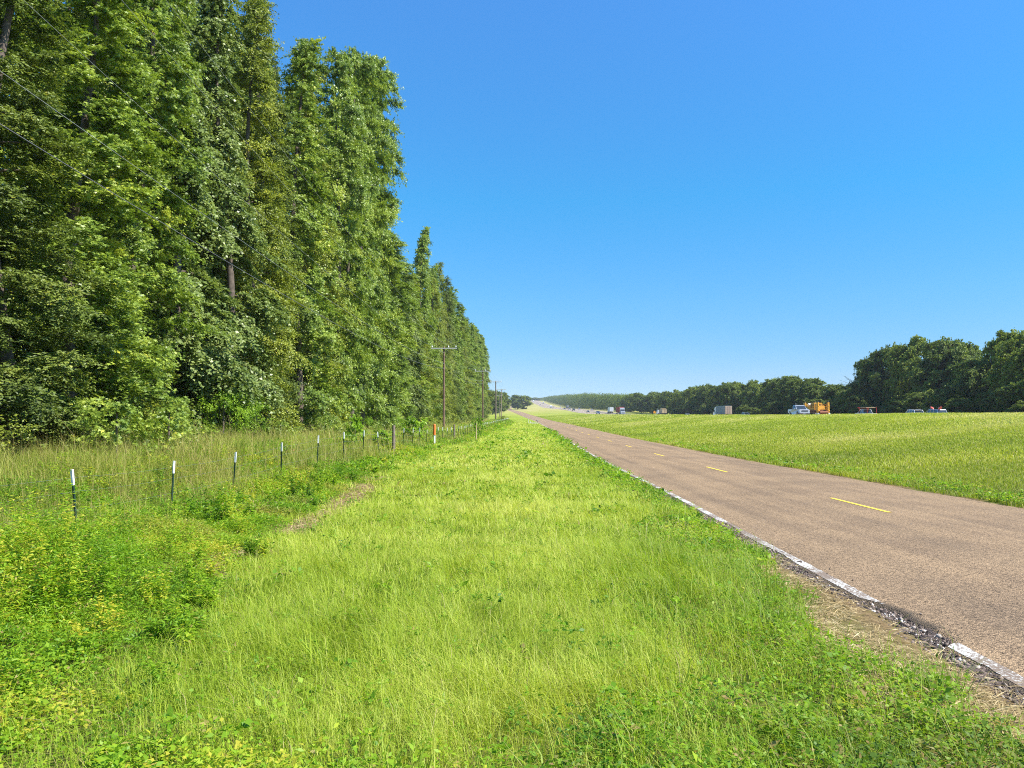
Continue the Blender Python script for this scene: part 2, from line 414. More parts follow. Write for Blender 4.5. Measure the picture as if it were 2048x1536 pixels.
# ------------------------------------------------------------------ ground sheet
def build_ground():
    ys = np.unique(np.concatenate([np.arange(-40, 2, 2.0), np.arange(2, 22, .4), np.arange(22, 60, 1.0), np.arange(60, 200, 3.0),
                                   np.arange(200, 700, 8.0), np.arange(700, 2800, 25.0), np.linspace(2800, 5200, 20)]))
    SX, SD = section(ys)
    sub = [6, 8, 8, 8, 4, 8, 8, 10, 3, 2, 8, 2, 4, 12, 24, 10, 4, 1, 4, 2, 4, 4, 1, 4, 2, 3, 6, 8]
    cols = []
    for k in range(SX.shape[1] - 1):
        for j in range(sub[k]):
            t = j / sub[k]
            cols.append(SX[:, k] * (1 - t) + SX[:, k + 1] * t)
    cols.append(SX[:, -1])
    X = np.stack(cols, 1)
    Y = np.repeat(ys[:, None], X.shape[1], 1)
    X[:, 0] = np.minimum(X[:, 0], -500 - ys * .5); X[:, -1] = np.maximum(X[:, -1], 900 + ys * .8)
    Z = ground(X, Y)
    V = np.stack([X, Y, Z], -1).reshape(-1, 3)
    nr, nc = X.shape
    i = np.arange(nr - 1)[:, None] * nc + np.arange(nc - 1)[None, :]
    Q = np.stack([i, i + 1, i + 1 + nc, i + nc], -1).reshape(-1, 4)
    d = np.hypot(V[:, 0], V[:, 1])
    soil = np.clip(1.15 - d / 70, 0, .9)
    u = np.abs(V[:, 0] - ROADX(V[:, 1]))
    bare = np.clip(1 - np.abs(u - 3.75) / .5, 0, 1) * (fbm(V[:, 0], V[:, 1], 1.2, 4) > .42)
    bare = np.maximum(bare, bare_patch(V[:, 0], V[:, 1]))
    me = quads('ground', V, Q, M['ground'], {'soil': soil, 'bare': bare, 'tan': np.clip((V[:, 1] - 350) / 450, 0, .8)}, True)
    return tag(link('ground', me), 'grassy ground from the verge to the far hill', 'ground', kind='structure')

def bare_patch(X, Y):
    """the bare strip of red soil and dead stems between the weeds and the mown grass"""
    ax, ay = -3.35 - .055 * (Y - 8), Y
    r = np.abs(X - ax - .35 * (vn(X, Y, 1.5, 9) - .5))
    k = np.clip(1.3 - r / .50, 0, 1) * (fbm(X, Y, 1.7, 12) > np.where(Y < 15.5, .43, .50)) * (Y > 8.2) * (Y < 24)
    return k

# ------------------------------------------------------------------ roads
def ribbon(name, ys, ul, ur, zl, n, material, attr=None, lift=.0):
    """sheet between offsets ul..ur (functions of Y) from the frontage road's centre"""
    ys = np.asarray(ys, float)
    t = np.linspace(0, 1, n + 1)
    U = ul(ys)[:, None] * (1 - t) + ur(ys)[:, None] * t
    Yg = np.repeat(ys[:, None], n + 1, 1)
    X = ROADX(Yg) + U
    Z = zl(U, Yg) + lift
    V = np.stack([X, Yg, Z], -1).reshape(-1, 3)
    nr, nc = X.shape
    i = np.arange(nr - 1)[:, None] * nc + np.arange(nc - 1)[None, :]
    Q = np.stack([i, i + 1, i + 1 + nc, i + nc], -1).reshape(-1, 4)
    a = attr(U, Yg).reshape(-1) if attr else np.zeros(len(V))
    return quads(name, V, Q, material, {'worn': a}, True), U, Yg

def edge_left(Y):
    """the ragged left edge of the paving: it has broken away under the white line near the camera"""
    o = Y * 0
    e = -3.585 + .035 * (vn(Y, o, .9, 3) - .5) + .035 * (vn(Y, o, .21, 4) - .5) + .02 * (vn(Y, o, .09, 5) - .5)
    bite = .165 * np.clip((Y - 5.95) / .25, 0, 1) * np.clip((7.7 - Y) / .4, 0, 1) * (.55 + .9 * vn(Y, o, .33, 6)) + .07 * np.exp(-((Y - 13.4) / .9) ** 2) + .05 * np.exp(-((Y - 10.4) / .5) ** 2)
    return e + bite * (1 + .4 * (vn(Y, o, .12, 8) - .5))
def edge_right(Y): return 3.5 + .12 * (vn(Y, Y * 0, 2.2, 8) - .5) + .08 * (vn(Y, Y * 0, .5, 5) - .5)

road_y = np.unique(np.concatenate([np.arange(-40, 2, 2.0), np.arange(2, 24, .06), np.arange(24, 80, .5), np.arange(80, 300, 4.0), np.arange(300, 1700, 12.0)]))
def worn(U, Y):
    L_ = edge_left(Y)
    k = np.clip(1 - (U - L_) / .10, 0, 1) * (vn(U * 3, Y, .3, 7) > .35) * .8
    t = np.exp(-((np.abs(U) - .9) / .28) ** 2) * .16 * vn(U * 2, Y * .10, .7, 13) + np.exp(-((np.abs(U) - 2.6) / .35) ** 2) * .26 * vn(U * 2, Y * .10, .7, 14)
    return np.clip(k + t, 0, 1)

def build_roads():
    ue = lambda y: edge_left(y); ur = lambda y: edge_right(y)
    me, U, Yg = ribbon('frontage_road', road_y, ue, ur, road_z, 60, M['road'], worn)
    # give the sheet a broken side face: drop a skirt along the left edge
    o = link('frontage_road', me)
    bm = bmesh.new(); bm.from_mesh(me)
    es = [e for e in bm.edges if e.is_boundary]
    r = bmesh.ops.extrude_edge_only(bm, edges=es)
    for v in r['geom']:
        if isinstance(v, bmesh.types.BMVert):
            v.co.z -= .05; v.co.x += -.05 if v.co.x < float(ROADX(v.co.y)) else .05
    bm.to_mesh(me); bm.free()
    tag(o, 'reddish two-lane road running to the hill', 'road', kind='structure')
    # crumbled black base of the shoulder left of the edge
    yy = np.arange(2.5, 40, .07)
    sl = lambda y: -4.10 - .50 * np.exp(-((y - 6.6) / 2.6) ** 2) + .34 * (vn(y, y * 0, .9, 21) - .5) + .12 * (vn(y, y * 0, .25, 22) - .5)
    sz = lambda U, Y: road_z(U, Y) - .016 - .02 * np.exp(-((Y - 7.1) / 1.0) ** 2) + .034 * (fbm(U, Y, .10, 23) - .5) * 2 - np.clip(-3.75 - U, 0, 1) * .07
    me, _, _ = ribbon('road_shoulder', yy, sl, lambda y: edge_left(y) + .14, sz, 26, M['crumb'], lambda U, Y: np.clip((fbm(U, Y, .3, 24) - .5) * 5, 0, .9))
    # keep it under the paving
    tag(link('road_shoulder', me), 'crumbled dark shoulder along the road edge', 'shoulder', kind='structure')
    # white edge line, 4 mm above the paving; it is lost where the edge has broken away
    V, Q, n = [], [], 0
    for a, b in ((2.5, 6.05), (6.16, 6.34), (6.48, 6.74), (6.82, 7.14), (7.22, 7.42), (7.47, 60), (60, 420)):
        st = .03 if b < 61 else 2.0
        ys = np.arange(a, b + st * .5, st)
        lo = np.maximum(edge_left(ys) + .012, -3.565)
        hi = np.full(len(ys), -3.43) + .012 * (vn(ys, ys * 0, .2, 31) - .5)
        ok = hi - lo > .02
        for i_, (yv, l, h) in enumerate(zip(ys, lo, hi)):
            h = max(h, l + .005)
            for u in (l, (l + h) / 2, h):
                V.append((float(ROADX(yv)) + u, yv, float(road_z(u, yv)) + .004))
            if i_ and ok[i_] and ok[i_ - 1]:
                for c in (0, 1): Q.append((n - 3 + c, n - 2 + c, n + 1 + c, n + c))
            n += 3
    me = quads('edge_line', V, Q, M['white_line'])
    tag(link('edge_line', me), 'worn white edge line on the road', 'road marking', kind='structure')
    # yellow dashes
    V, Q, n = [], [], 0
    for i_ in range(26):
        y1 = 18.0 + 12.2 * (i_ - 1 if i_ else -1)
        y0 = y1 - 3.05
        ys = np.linspace(y0, y1, 8)
        for j, yv in enumerate(ys):
            for u in (-.05, .05): V.append((float(ROADX(yv)) + u, yv, float(road_z(0, yv)) + .005))
            if j: Q.append((n - 2, n - 1, n + 1, n))
            n += 2
    me = quads('centre_line', V, Q, M['yellow_line'])
    tag(link('centre_line', me), 'broken yellow centre line on the road', 'road marking', kind='structure')
    # the highway's two carriageways
    ys = np.unique(np.concatenate([np.arange(-40, 300, 10.0), np.arange(300, 2700, 20.0)]))
    for nm, cx, D, lab in (('highway', lambda y: np.full_like(y, NEARX), HWN, 'near carriageway of the highway beyond the field'),
                           ('highway', FARX, HWF, 'far carriageway of the highway beside the woods')):
        c = cx(ys)
        V = np.concatenate([np.stack([c + u, ys, CAMZ - D(ys) + .07], -1) for u in (-6, -2, 2, 6)])
        n = len(ys)
        i = np.arange(n - 1)
        Q = np.concatenate([np.stack([i + k * n, i + (k + 1) * n, i + (k + 1) * n + 1, i + k * n + 1], -1) for k in range(3)])
        tag(link(nm, quads(nm, V, Q, M['highway'])), lab, 'highway', kind='structure')
        V, Q, n = [], [], 0
        for u in (-5.3, 5.0):
            for j, yv in enumerate(ys):
                for q in (-.05, .05): V.append((float(cx(np.array([yv]))[0]) + u + q, yv, CAMZ - float(D(yv)) + .078))
                if j: Q.append((n - 2, n - 1, n + 1, n))
                n += 2
        tag(link('highway_line', quads('highway_line', V, Q, M['white_paint'])), 'white edge lines of the ' + lab.split(' of ')[0], 'road marking', kind='structure')

build_ground()
build_roads()
# ------------------------------------------------------------------ leaves and blades
def unit(v): return v / np.maximum(np.linalg.norm(v, axis=-1, keepdims=True), 1e-9)

def kites(P, d, n, L, W):
    """leaf-shaped quads: base at P, pointing along d, facing n; slightly folded and drooping"""
    s = unit(np.cross(d, n)); n = np.cross(s, d)
    L, W = L[:, None], W[:, None]
    a = P
    b = P + d * L * .42 + s * W * .5 + n * W * .16
    c = P + d * L - n * L * .12
    e = P + d * L * .42 - s * W * .5 + n * W * .16
    return np.stack([a, b, c, e], 1).reshape(-1, 3)

def kite_mesh(name, V, tint, material, dry=None):
    N = len(V) // 4
    at_ = {'tint': np.repeat(tint, 4)}
    if dry is not None: at_['dry'] = np.repeat(dry, 4)
    return quads(name, V, np.arange(N * 4).reshape(-1, 4), material, at_)

def star_mesh(name, P, d, n, L, tint, material):
    """five-lobed leaves: one flat star polygon of ten corners each"""
    s = unit(np.cross(d, n)); n = np.cross(s, d)
    N = len(P)
    ang = np.array([0, 28, 62, 88, 128, 180, 232, 272, 298, 332]) * PI / 180
    rad = np.array([1, .36, .86, .32, .62, .22, .62, .32, .86, .36])
    V = np.empty((N, 10, 3), np.float32)
    for k in range(10):
        rr = rad[k] * L[:, None] * .55
        V[:, k] = P + d * (L[:, None] * .3 + rr * math.cos(ang[k])) + s * rr * math.sin(ang[k]) - n * (rad[k] ** 2) * L[:, None] * .10
    return raw_mesh(name, V.reshape(-1, 3), np.arange(N * 10), np.arange(N) * 10, material, {'tint': np.repeat(tint, 10)})

def blade_mesh(name, P, h, w, az, lean, tint, dry, material, curl=None):
    N = len(P)
    ld = np.stack([np.cos(az), np.sin(az), 0 * az], -1)
    fa = az + PI / 2 + rg.normal(0, .5, N)
    s = np.stack([np.cos(fa), np.sin(fa), 0 * az], -1)
    h, w, lean = h[:, None], w[:, None], lean[:, None]
    up = np.array([0, 0, 1.0])
    m = P + up * h * .60 + ld * h * lean * .28
    t = P + up * h * np.sqrt(np.clip(1 - .55 * lean ** 2, .12, 1)) + ld * h * lean
    V = np.stack([P - s * w * .5, P + s * w * .5, m - s * w * .42, m + s * w * .42, t], 1).reshape(-1, 3)
    b = np.arange(N)[:, None] * 5
    loops = np.concatenate([b + 0, b + 1, b + 3, b + 2, b + 2, b + 3, b + 4], 1)
    starts = np.stack([np.arange(N) * 7, np.arange(N) * 7 + 4], 1)
    return raw_mesh(name, V, loops, starts, material, {'tint': np.repeat(tint, 5), 'dry': np.repeat(dry, 5)})

def tube(path, radii, n=7):
    """tapered tube along a list of points: verts, quads"""
    path = np.asarray(path, float)
    V, Q = [], []
    for i, p in enumerate(path):
        t = path[min(i + 1, len(path) - 1)] - path[max(i - 1, 0)]
        t = t / (np.linalg.norm(t) + 1e-9)
        a = np.cross(t, [0.31, .95, .05]); a /= np.linalg.norm(a) + 1e-9
        b = np.cross(t, a)
        for k in range(n):
            q = 2 * PI * k / n
            V.append(p + radii[i] * (a * math.cos(q) + b * math.sin(q)))
        if i:
            for k in range(n):
                Q.append(((i - 1) * n + k, (i - 1) * n + (k + 1) % n, i * n + (k + 1) % n, i * n + k))
    return V, Q

def join_tubes(name, tubes, material):
    V, Q = [], []
    for v, q in tubes:
        o = len(V)
        V += list(v); Q += [tuple(i + o for i in f) for f in q]
    return quads(name, V, Q, material, None, True)

# ------------------------------------------------------------------ trees
def tree_proto(seed, H, Rad, base, nbr, tpm, lpt, leafL, leafW, material, prof, tw=(.45, 1.0), rise=.5, droop=.5, star=False, limbs=18, trunk_r=.26, gap=.12, inner=.12, hang=.3, lift=.25, vary=(.6, 1.12)):
    """meshes of one kind of tree: (crown, trunk). Branches leave the trunk all round, twigs leave the branches, leaves sit along the twigs."""
    g = np.random.default_rng(seed)
    sway = lambda z: np.stack([.35 * np.sin(z * .21 + seed), .35 * np.cos(z * .17 + seed * 2), z], -1) * np.array([min(1, H / 10), min(1, H / 10), 1])
    B, D, LN, OUT, TN = [], [], [], [], []
    tubes = []
    zt = np.linspace(0, H * .97, 14)
    tubes.append(tube(sway(zt), trunk_r * (1 - .9 * (zt / H) ** .8) + .015, 9))
    def twigs(P, od, n, tone, scale=1.0):
        r = unit(g.normal(0, 1, (n, 3)))
        o3 = np.array([od[0], od[1], 0.0])
        B.append(P); D.append(unit(r * .95 + o3 * .75 + np.array([0, 0, lift])))
        LN.append(g.uniform(*tw, n) * scale); OUT.append(np.repeat(o3[None], n, 0)); TN.append(tone + g.normal(0, .07, n))
    for k in range(nbr):
        t = (k + g.random()) / nbr
        z = base + (H - base) * t
        az = k * 2.39996 + g.normal(0, .5)
        ln = Rad * prof(t) * g.uniform(*vary)
        if g.random() < gap: continue
        dv = np.array([math.cos(az), math.sin(az)])
        p0 = sway(np.array([z]))[0]
        bend = g.normal(0, .25)
        def pos(f):
            f = np.asarray(f, float)
            x = p0[0] + ln * f * (dv[0] - dv[1] * bend * f); y = p0[1] + ln * f * (dv[1] + dv[0] * bend * f)
            return np.stack([x, y, p0[2] + ln * (rise * f - droop * f * f)], -1)
        if k % max(1, nbr // limbs) == 0:
            fs = np.linspace(0, .92, 5)
            tubes.append(tube(pos(fs), .075 * (trunk_r / .26) * (1 - .8 * fs) * (1.1 - .6 * t), 5))
        n = max(3, int(ln * tpm))
        f = inner + (1 - inner) * g.random(n) ** .72
        twigs(pos(f) + g.normal(0, .06 * Rad / 2.5, (n, 3)), dv, n, g.normal(0, .11), .75 + .35 * min(1, ln / Rad))
    n = int(tpm * 1.6)
    zz = H * (.90 + .10 * g.random(n))
    twigs(sway(zz), (0, 0), n, .04, .8)
    B, D, LN, OUT, TN = (np.concatenate(a) for a in (B, D, LN, OUT, TN))
    idx = np.repeat(np.arange(len(B)), lpt)
    n = len(idx)
    t = np.tile((np.arange(lpt) + .6) / lpt, len(B)) + g.normal(0, .02, n)
    P = B[idx] + D[idx] * (LN[idx] * t)[:, None] + g.normal(0, 1, (n, 3)) * (.055 * LN[idx])[:, None]
    P[:, 2] -= hang * LN[idx] * t * t
    P[:, 2] = np.maximum(P[:, 2], .06 * H / 28)
    nrm = unit(np.array([0, 0, .58]) + OUT[idx] * .62 + g.normal(0, .50, (n, 3)))
    d = unit(D[idx] * .8 + g.normal(0, .6, (n, 3)) + np.array([0, 0, -.30]))
    d = unit(d - nrm * (d * nrm).sum(1, keepdims=True))
    tint = np.clip(.42 + TN[idx] + .10 * (t - .5) + g.normal(0, .12, n) + (g.random(n) < .010) * .5, 0, 1)
    L = leafL * g.uniform(.7, 1.25, n)
    if star: crown = star_mesh('crown', P, d, nrm, L * 1.1, tint, material)
    else: crown = kite_mesh('crown', kites(P, d, nrm, L, leafW * g.uniform(.75, 1.2, n)), tint, material)
    return crown, join_tubes('trunk', tubes, M['bark'])

col_prof = lambda t: (1 - .78 * t ** 1.7) * (.86 + .14 * min(1, t * 6))
round_prof = lambda t: (.80 + .22 * t) * max(.06, 1 - t ** 7) ** .5
spire_prof = lambda t: (1 - .93 * t) ** .75
oak_prof = lambda t: max(.12, math.sin(PI * min(1, .16 + .80 * t)) ** .6)

P_GUM = [tree_proto(1, 28, 2.6, .8, 150, 19, 32, .165, .16, M['gum'], col_prof, star=True, rise=.75, droop=.7),
         tree_proto(2, 28, 2.6, 1.0, 140, 20, 32, .165, .16, M['gum'], round_prof, star=True, rise=.8, droop=.7),
         tree_proto(3, 28, 2.7, .6, 132, 20, 32, .16, .15, M['gum'], col_prof, star=True, gap=.2, rise=.95, droop=.6)]
P_ELM = [tree_proto(4, 28, 2.7, .4, 150, 24, 32, .125, .07, M['elm'], col_prof, tw=(.5, 1.15), rise=.6, droop=.6, hang=.5, lift=.1),
         tree_proto(5, 28, 2.6, .5, 155, 24, 34, .115, .06, M['cedar'], spire_prof, tw=(.45, 1.05), rise=.55, droop=.45, hang=.45, lift=.1)]
P_VINE = [tree_proto(6, 28, 2.6, .5, 135, 21, 24, .17, .13, M['vine'], col_prof, rise=.3, droop=.9, hang=.8, lift=0.)]
P_OAK = [tree_proto(21, 15, 7.0, .6, 110, 8, 15, .44, .31, M['oak'], oak_prof, tw=(.8, 1.8), rise=.6, droop=.3, limbs=14, trunk_r=.4, inner=.35, vary=(.5, 1.1)),
         tree_proto(22, 15, 6.4, .5, 110, 8, 15, .42, .30, M['oak_light'], oak_prof, tw=(.8, 1.8), rise=.55, droop=.25, limbs=14, trunk_r=.4, gap=.25, inner=.35, vary=(.5, 1.1)),
         tree_proto(23, 15, 5.2, .4, 100, 9, 15, .40, .29, M['oak'], round_prof, tw=(.7, 1.5), rise=.65, droop=.25, limbs=14, trunk_r=.35, inner=.3, vary=(.5, 1.15))]

ORD = ['first', 'second', 'third', 'fourth', 'fifth', 'sixth', 'seventh', 'eighth', 'ninth', 'tenth', 'eleventh', 'twelfth', 'thirteenth', 'fourteenth', 'fifteenth', 'sixteenth', 'seventeenth', 'eighteenth', 'nineteenth']
TENS = {20: 'twent', 30: 'thirt', 40: 'fort', 50: 'fift', 60: 'sixt', 70: 'sevent', 80: 'eight', 90: 'ninet'}
def ordinal(n):
    if n < 20: return ORD[n - 1]
    t, u = n // 10 * 10, n % 10
    if n >= 100: return 'hundred and ' + ordinal(n - 100) if n > 100 else 'hundredth'
    return TENS[t] + ('ieth' if u == 0 else 'y-' + ORD[u - 1])

def plant_tree(proto, name, x, y, H, H0, wide, rz, label, cat='tree', group=None, sink=.1):
    o = empty(name, (x, y, gz(x, y) - sink), rz, label, cat, group)
    s = H / H0
    for me, nm in zip(proto, ('crown', 'trunk')):
        c = link(nm, me, o)
    o.scale = (wide, wide, s)
    return o

FRONT = hermite([-60, 10, 60, 100, 200, 300, 3000], [-11.2, -11.2, -10.9, -10.4, -9.0, -8.0, -8])
SKY_X = [300, 480, 523, 590, 640, 685, 742, 750, 753, 775, 800, 822, 838, 850, 862, 880, 895, 910, 930, 945, 960, 975, 985]
SKY_Y = [-330, -60, 0, 50, 95, 98, 105, 120, 455, 465, 490, 520, 490, 452, 505, 522, 550, 600, 618, 640, 660, 690, 712]
def top_height(x, Y):
    """tree height that puts the top on the photographed skyline of the wood"""
    px = 1024 + F * x / Y
    return at(px, float(np.interp(px, SKY_X, SKY_Y)), Y)[2] - gz(x, Y)

def forest():
    KIND = {'g': (P_GUM, 'sweetgum', 'star-leaved sweetgum'), 'e': (P_ELM[:1], 'elm_tree', 'olive fine-leaved elm'), 'c': (P_ELM[1:], 'cedar_tree', 'dark feathery cedar'), 'v': (P_VINE, 'vine_covered_tree', 'pale vine-draped tree')}
    seq = 'gecggvgecgegcgecggcvgecgeg'
    y, i = 12.5, 0
    front = []
    while y < 292:
        k = seq[i % len(seq)]
        if 24 < y < 30: k = 'g'
        if 33 < y < 38: k = 'v'
        protos, nm, words = KIND[k]
        wide = random.uniform(.85, 1.2)
        pr = protos[random.randrange(len(protos))]
        x = float(FRONT(y)) - 2.8 * wide + random.uniform(-1.1, .4)
        px = 1024 + F * x / y
        if 640 < px < 750: pr, nm, words, x = P_GUM[1], 'sweetgum', 'star-leaved sweetgum', float(FRONT(y)) - 2.4
        if 832 < px < 866: pr, nm, words = P_GUM[0], 'sweetgum', 'star-leaved sweetgum'
        H = max(14, top_height(x, y) * (random.uniform(.84 if not 470 < px < 660 else .95, 1.0) if not (640 < px < 750 or 842 < px < 860) else 1.0))
        o = plant_tree(pr, nm, x, y, H, 28, wide, random.uniform(0, 6.28),
                       f'tall {words} in front row of left wood, {ordinal(i + 1)} from the near end', 'tree', 'tall trees of the wood along the fence')
        front.append((x, y))
        y += random.uniform(3.6, 5.2) if y < 70 else random.uniform(4.0, 5.8) * (1 + (y - 70) / 500)
        i += 1
    i2 = 0
    for dx, ymax, step, row in ((-6.2, 130, 5.0, 'second'), (-11.5, 72, 5.6, 'third')):
        y, i2 = 14.0, 0
        while y < ymax:
            k = 'gcegce'[i2 % 6]
            protos, nm, words = KIND[k]
            x = float(FRONT(y)) - 2.8 + dx + random.uniform(-.8, .8)
            H = min(33, max(12, top_height(x, y) * random.uniform(.88, .98)))
            plant_tree(protos[random.randrange(len(protos))], nm, x, y, H, 28, random.uniform(.95, 1.15), random.uniform(0, 6.28),
                       f'tall {words} in {row} row of left wood, {ordinal(i2 + 1)} from the near end', 'tree', f'trees of the {row} row in the wood')
            y += step * random.uniform(.85, 1.15)
            i2 += 1

def right_trees():
    # the big dark oaks at the right: (pixel x, pixel top, offset from the highway)
    for k, (px, py, X, w, pr) in enumerate([(1746, 728, 98, .78, 0), (1786, 704, 101, .95, 0), (1832, 687, 100, 1.05, 1), (1884, 692, 99, 1.0, 0), (1922, 694, 104, .9, 0), (1958, 730, 97, .75, 0), (2016, 676, 101, .82, 1), (2056, 676, 98, 1.0, 1), (2110, 690, 97, 1.1, 1)]):
        Y = X * F / (px - 1024)
        top = at(px, py, Y)[2]
        H = top - gz(X, Y)
        plant_tree(P_OAK[pr], 'oak_tree', X, Y, H * 1.03, 15, w, k * 1.3, f'big dark oak beyond the highway, {ordinal(k + 1)} of the tall group at right', 'tree', 'tall oaks beyond the highway')
    xs = [1065, 1085, 1110, 1140, 1180, 1240, 1290, 1340, 1370, 1400, 1430, 1480, 1545, 1580, 1615, 1640, 1690, 1760]
    ts = [799, 798, 793, 790, 788, 790, 790, 783, 782, 775, 772, 768, 765, 757, 760, 770, 772, 790]
    y, i = 205.0, 0
    while y < 640:
        X = 96 + random.uniform(-3, 5)
        px = 1024 + X / y * F
        H = at(px, float(np.interp(px, xs, ts)) + random.uniform(-3, 6), y)[2] - gz(X, y)
        kind = random.choice([0, 1, 2])
        plant_tree(P_OAK[kind], 'oak_tree', X, y, H, 15, random.uniform(.72, .98), random.uniform(0, 6.28),
                   f'leafy oak of the wood edge beyond the highway, {ordinal(i + 1)} along from the tall group', 'tree', 'oaks along the far side of the highway')
        y += random.uniform(7, 10.5) * (1 + (y - 205) / 700)
        i += 1
    # understorey in front of the trunks
    y, i = 128.0, 0
    while y < 420:
        X = 90.5 + random.uniform(-1.5, 2)
        plant_tree(P_OAK[2], 'bush', X, y, random.uniform(3.5, 6.5), 15, random.uniform(.45, .7), random.uniform(0, 6.28),
                   f'low dark bush at the foot of the oaks, {ordinal(i + 1)} from the near end', 'bush', 'bushes below the oaks')
        y += random.uniform(6, 9) * (1 + (y - 128) / 300)
        i += 1
    # two light young trees before the big oaks
    for px, py, X, w, lab in ((1862, 778, 88.5, .46, 'pale feathery young tree before the big dark oaks'), (2040, 800, 88, .30, 'small bright shrub before the oaks at the edge')):
        Y = X * F / (px - 1024)
        H = at(px, py, Y)[2] - gz(X, Y)
        plant_tree(P_PALE, 'young_tree', X, Y, H, 15, w, 1.0, lab, 'young tree')
    # the far wood reads as one mass
    g = np.random.default_rng(77)
    C = []
    y = 640.0
    while y < 2500:
        for dx in (0, 14, 30):
            X = 97 + dx + g.uniform(-4, 4)
            px = 1024 + X / y * F
            top = at(px, float(np.interp(px, xs, ts)) + g.uniform(-3, 5), y)[2]
            C.append((X, y + g.uniform(-3, 3), gz(X, y), top))
        y += 8 * (y / 640)
    V, T = [], []
    for (X, Y, z0, z1) in C:
        n = 900
        q = unit(g.normal(0, 1, (n, 3)))
        rad = 6.5 * (1 + (Y - 640) / 1300)
        hh = max(4.0, (z1 - z0)) / 2
        lump = 1 + .22 * np.sin(q[:, 0] * 5 + X) * np.cos(q[:, 1] * 4 + q[:, 2] * 6 + Y)
        P = np.array([X, Y, z0 + hh]) + q * (g.random(n) ** .3)[:, None] * lump[:, None] * np.array([rad, rad, hh])
        nr = unit(q + g.normal(0, .5, (n, 3)) + np.array([0, 0, .4]))
        d = unit(np.cross(nr, g.normal(0, 1, (n, 3))))
        sz = np.full(n, .9 * (1 + (Y - 640) / 1800)) * g.uniform(.6, 1.3, n)
        V.append(kites(P, d, nr, sz, sz * .8)); T.append(np.clip(.4 + g.normal(0, .14, n) + g.normal(0, .08), 0, 1))
    me = kite_mesh('far_woods', np.concatenate(V), np.concatenate(T), M['oak'])
    tag(link('far_woods', me), 'distant woods along the highway reading as one dark mass', 'woods', kind='stuff')
    # clump of oaks on the grass in the bend of the road, trees behind the poles, trees on the hill
    for k, (px, py, Y, w, pr, lab) in enumerate([(1034, 791.5, 905, 1.1, 0, 'far oak on the left side of the clump in the road bend'),
                                                 (1047, 792.5, 885, 1.4, 1, 'rounder far oak on the right side of the clump in the road bend')]):
        x = at(px, py, Y)[0]
        H = at(px, py, Y)[2] - gz(x, Y)
        plant_tree(P_OAK[pr], 'oak_tree', x, Y, H, 15, w * 1.15, k, lab, 'tree', 'clump of oaks in the road bend')
    for k, (px, py, Y) in enumerate([(984, 783, 470), (991, 784, 520), (998, 786, 560), (1003, 787, 600), (1006, 791, 660)]):
        x = at(px, py, Y)[0]
        H = at(px, py, Y)[2] - gz(x, Y)
        plant_tree(P_OAK[k % 3], 'oak_tree', x, Y, H, 15, .95, k, f'far tree behind the utility poles, {ordinal(k + 1)} beyond the wood', 'tree', 'far trees beyond the wood')
    for k, (px, py, Y) in enumerate([(1064, 796, 2050), (1070, 795, 2080), (1076, 796, 2120)]):
        x = at(px, py, Y)[0]
        H = max(7, at(px, py, Y)[2] - gz(x, Y))
        plant_tree(P_OAK[k % 3], 'oak_tree', x, Y, H, 15, 1.5, k, f'tiny tree on the hilltop by the highway, {ordinal(k + 1)} from left', 'tree', 'trees on the hilltop')
    # bare dead limbs reaching out of the oaks
    t = empty('dead_tree', (0, 0, 0), 0, 'bare grey dead tree leaning out of the dark oaks', 'dead tree')
    X0, Y0 = 99.0, 99.0 * F / (1740 - 1024)
    z0 = gz(X0, Y0)
    t.location = (X0, Y0, z0)
    gg = random.Random(4)
    tubes = []
    base = at(1730, 776, Y0)
    b0 = (base[0] - X0, 0, base[2] - z0)
    tubes.append(tube([(0, 0, 0), (-.2, 0, b0[2] * .6), b0], [.30, .22, .14], 7))
    for ex, ey in ((1692, 757), (1681, 760), (1676, 767), (1704, 748), (1700, 766), (1715, 742), (1686, 752), (1724, 745)):
        e = at(ex, ey, Y0)
        e = (e[0] - X0, gg.uniform(-1, 1), e[2] - z0)
        mid = tuple((b0[q] + e[q]) / 2 + gg.uniform(-.25, .35) for q in range(3))
        tubes.append(tube([b0, mid, e], [.10, .065, .03], 5))
        for _ in range(3):
            f = tuple(mid[q] + (e[q] - mid[q]) * gg.uniform(0, .9) for q in range(3))
            tubes.append(tube([f, tuple(f[q] + gg.uniform(-1.1, .6 + .4 * (q == 2)) for q in range(3))], [.03, .015], 4))
    link('trunk', join_tubes('trunk', tubes, M['dead_bark']), t)

P_PALE = tree_proto(31, 15, 6.0, .3, 60, 7, 14, .36, .22, M['elm'], spire_prof, tw=(.6, 1.4), rise=.4, droop=.3, limbs=10, trunk_r=.2)
forest()
right_trees()

# ------------------------------------------------------------------ shrubs at the foot of the wood, saplings by the fence
def shrub_proto(seed, material, L, W, nbr=34, tpm=16, lpt=12, star=False):
    return tree_proto(seed, 2.0, .95, .08, nbr, tpm, lpt, L, W, material, lambda t: max(.3, math.sin(PI * (.25 + .68 * t))), tw=(.16, .45), rise=.9, droop=.3, star=star, limbs=10, trunk_r=.03, inner=.2, hang=.25, lift=.4, vary=(.5, 1.25))
S_ELM = shrub_proto(41, M['elm'], .085, .042)
S_GUM = shrub_proto(42, M['gum'], .12, .10, 30, 12, 11, True)
S_WEED = shrub_proto(43, M['sapling'], .075, .034, 34, 17, 13)
S_SAP = shrub_proto(44, M['sapling'], .19, .15, 24, 6, 8)

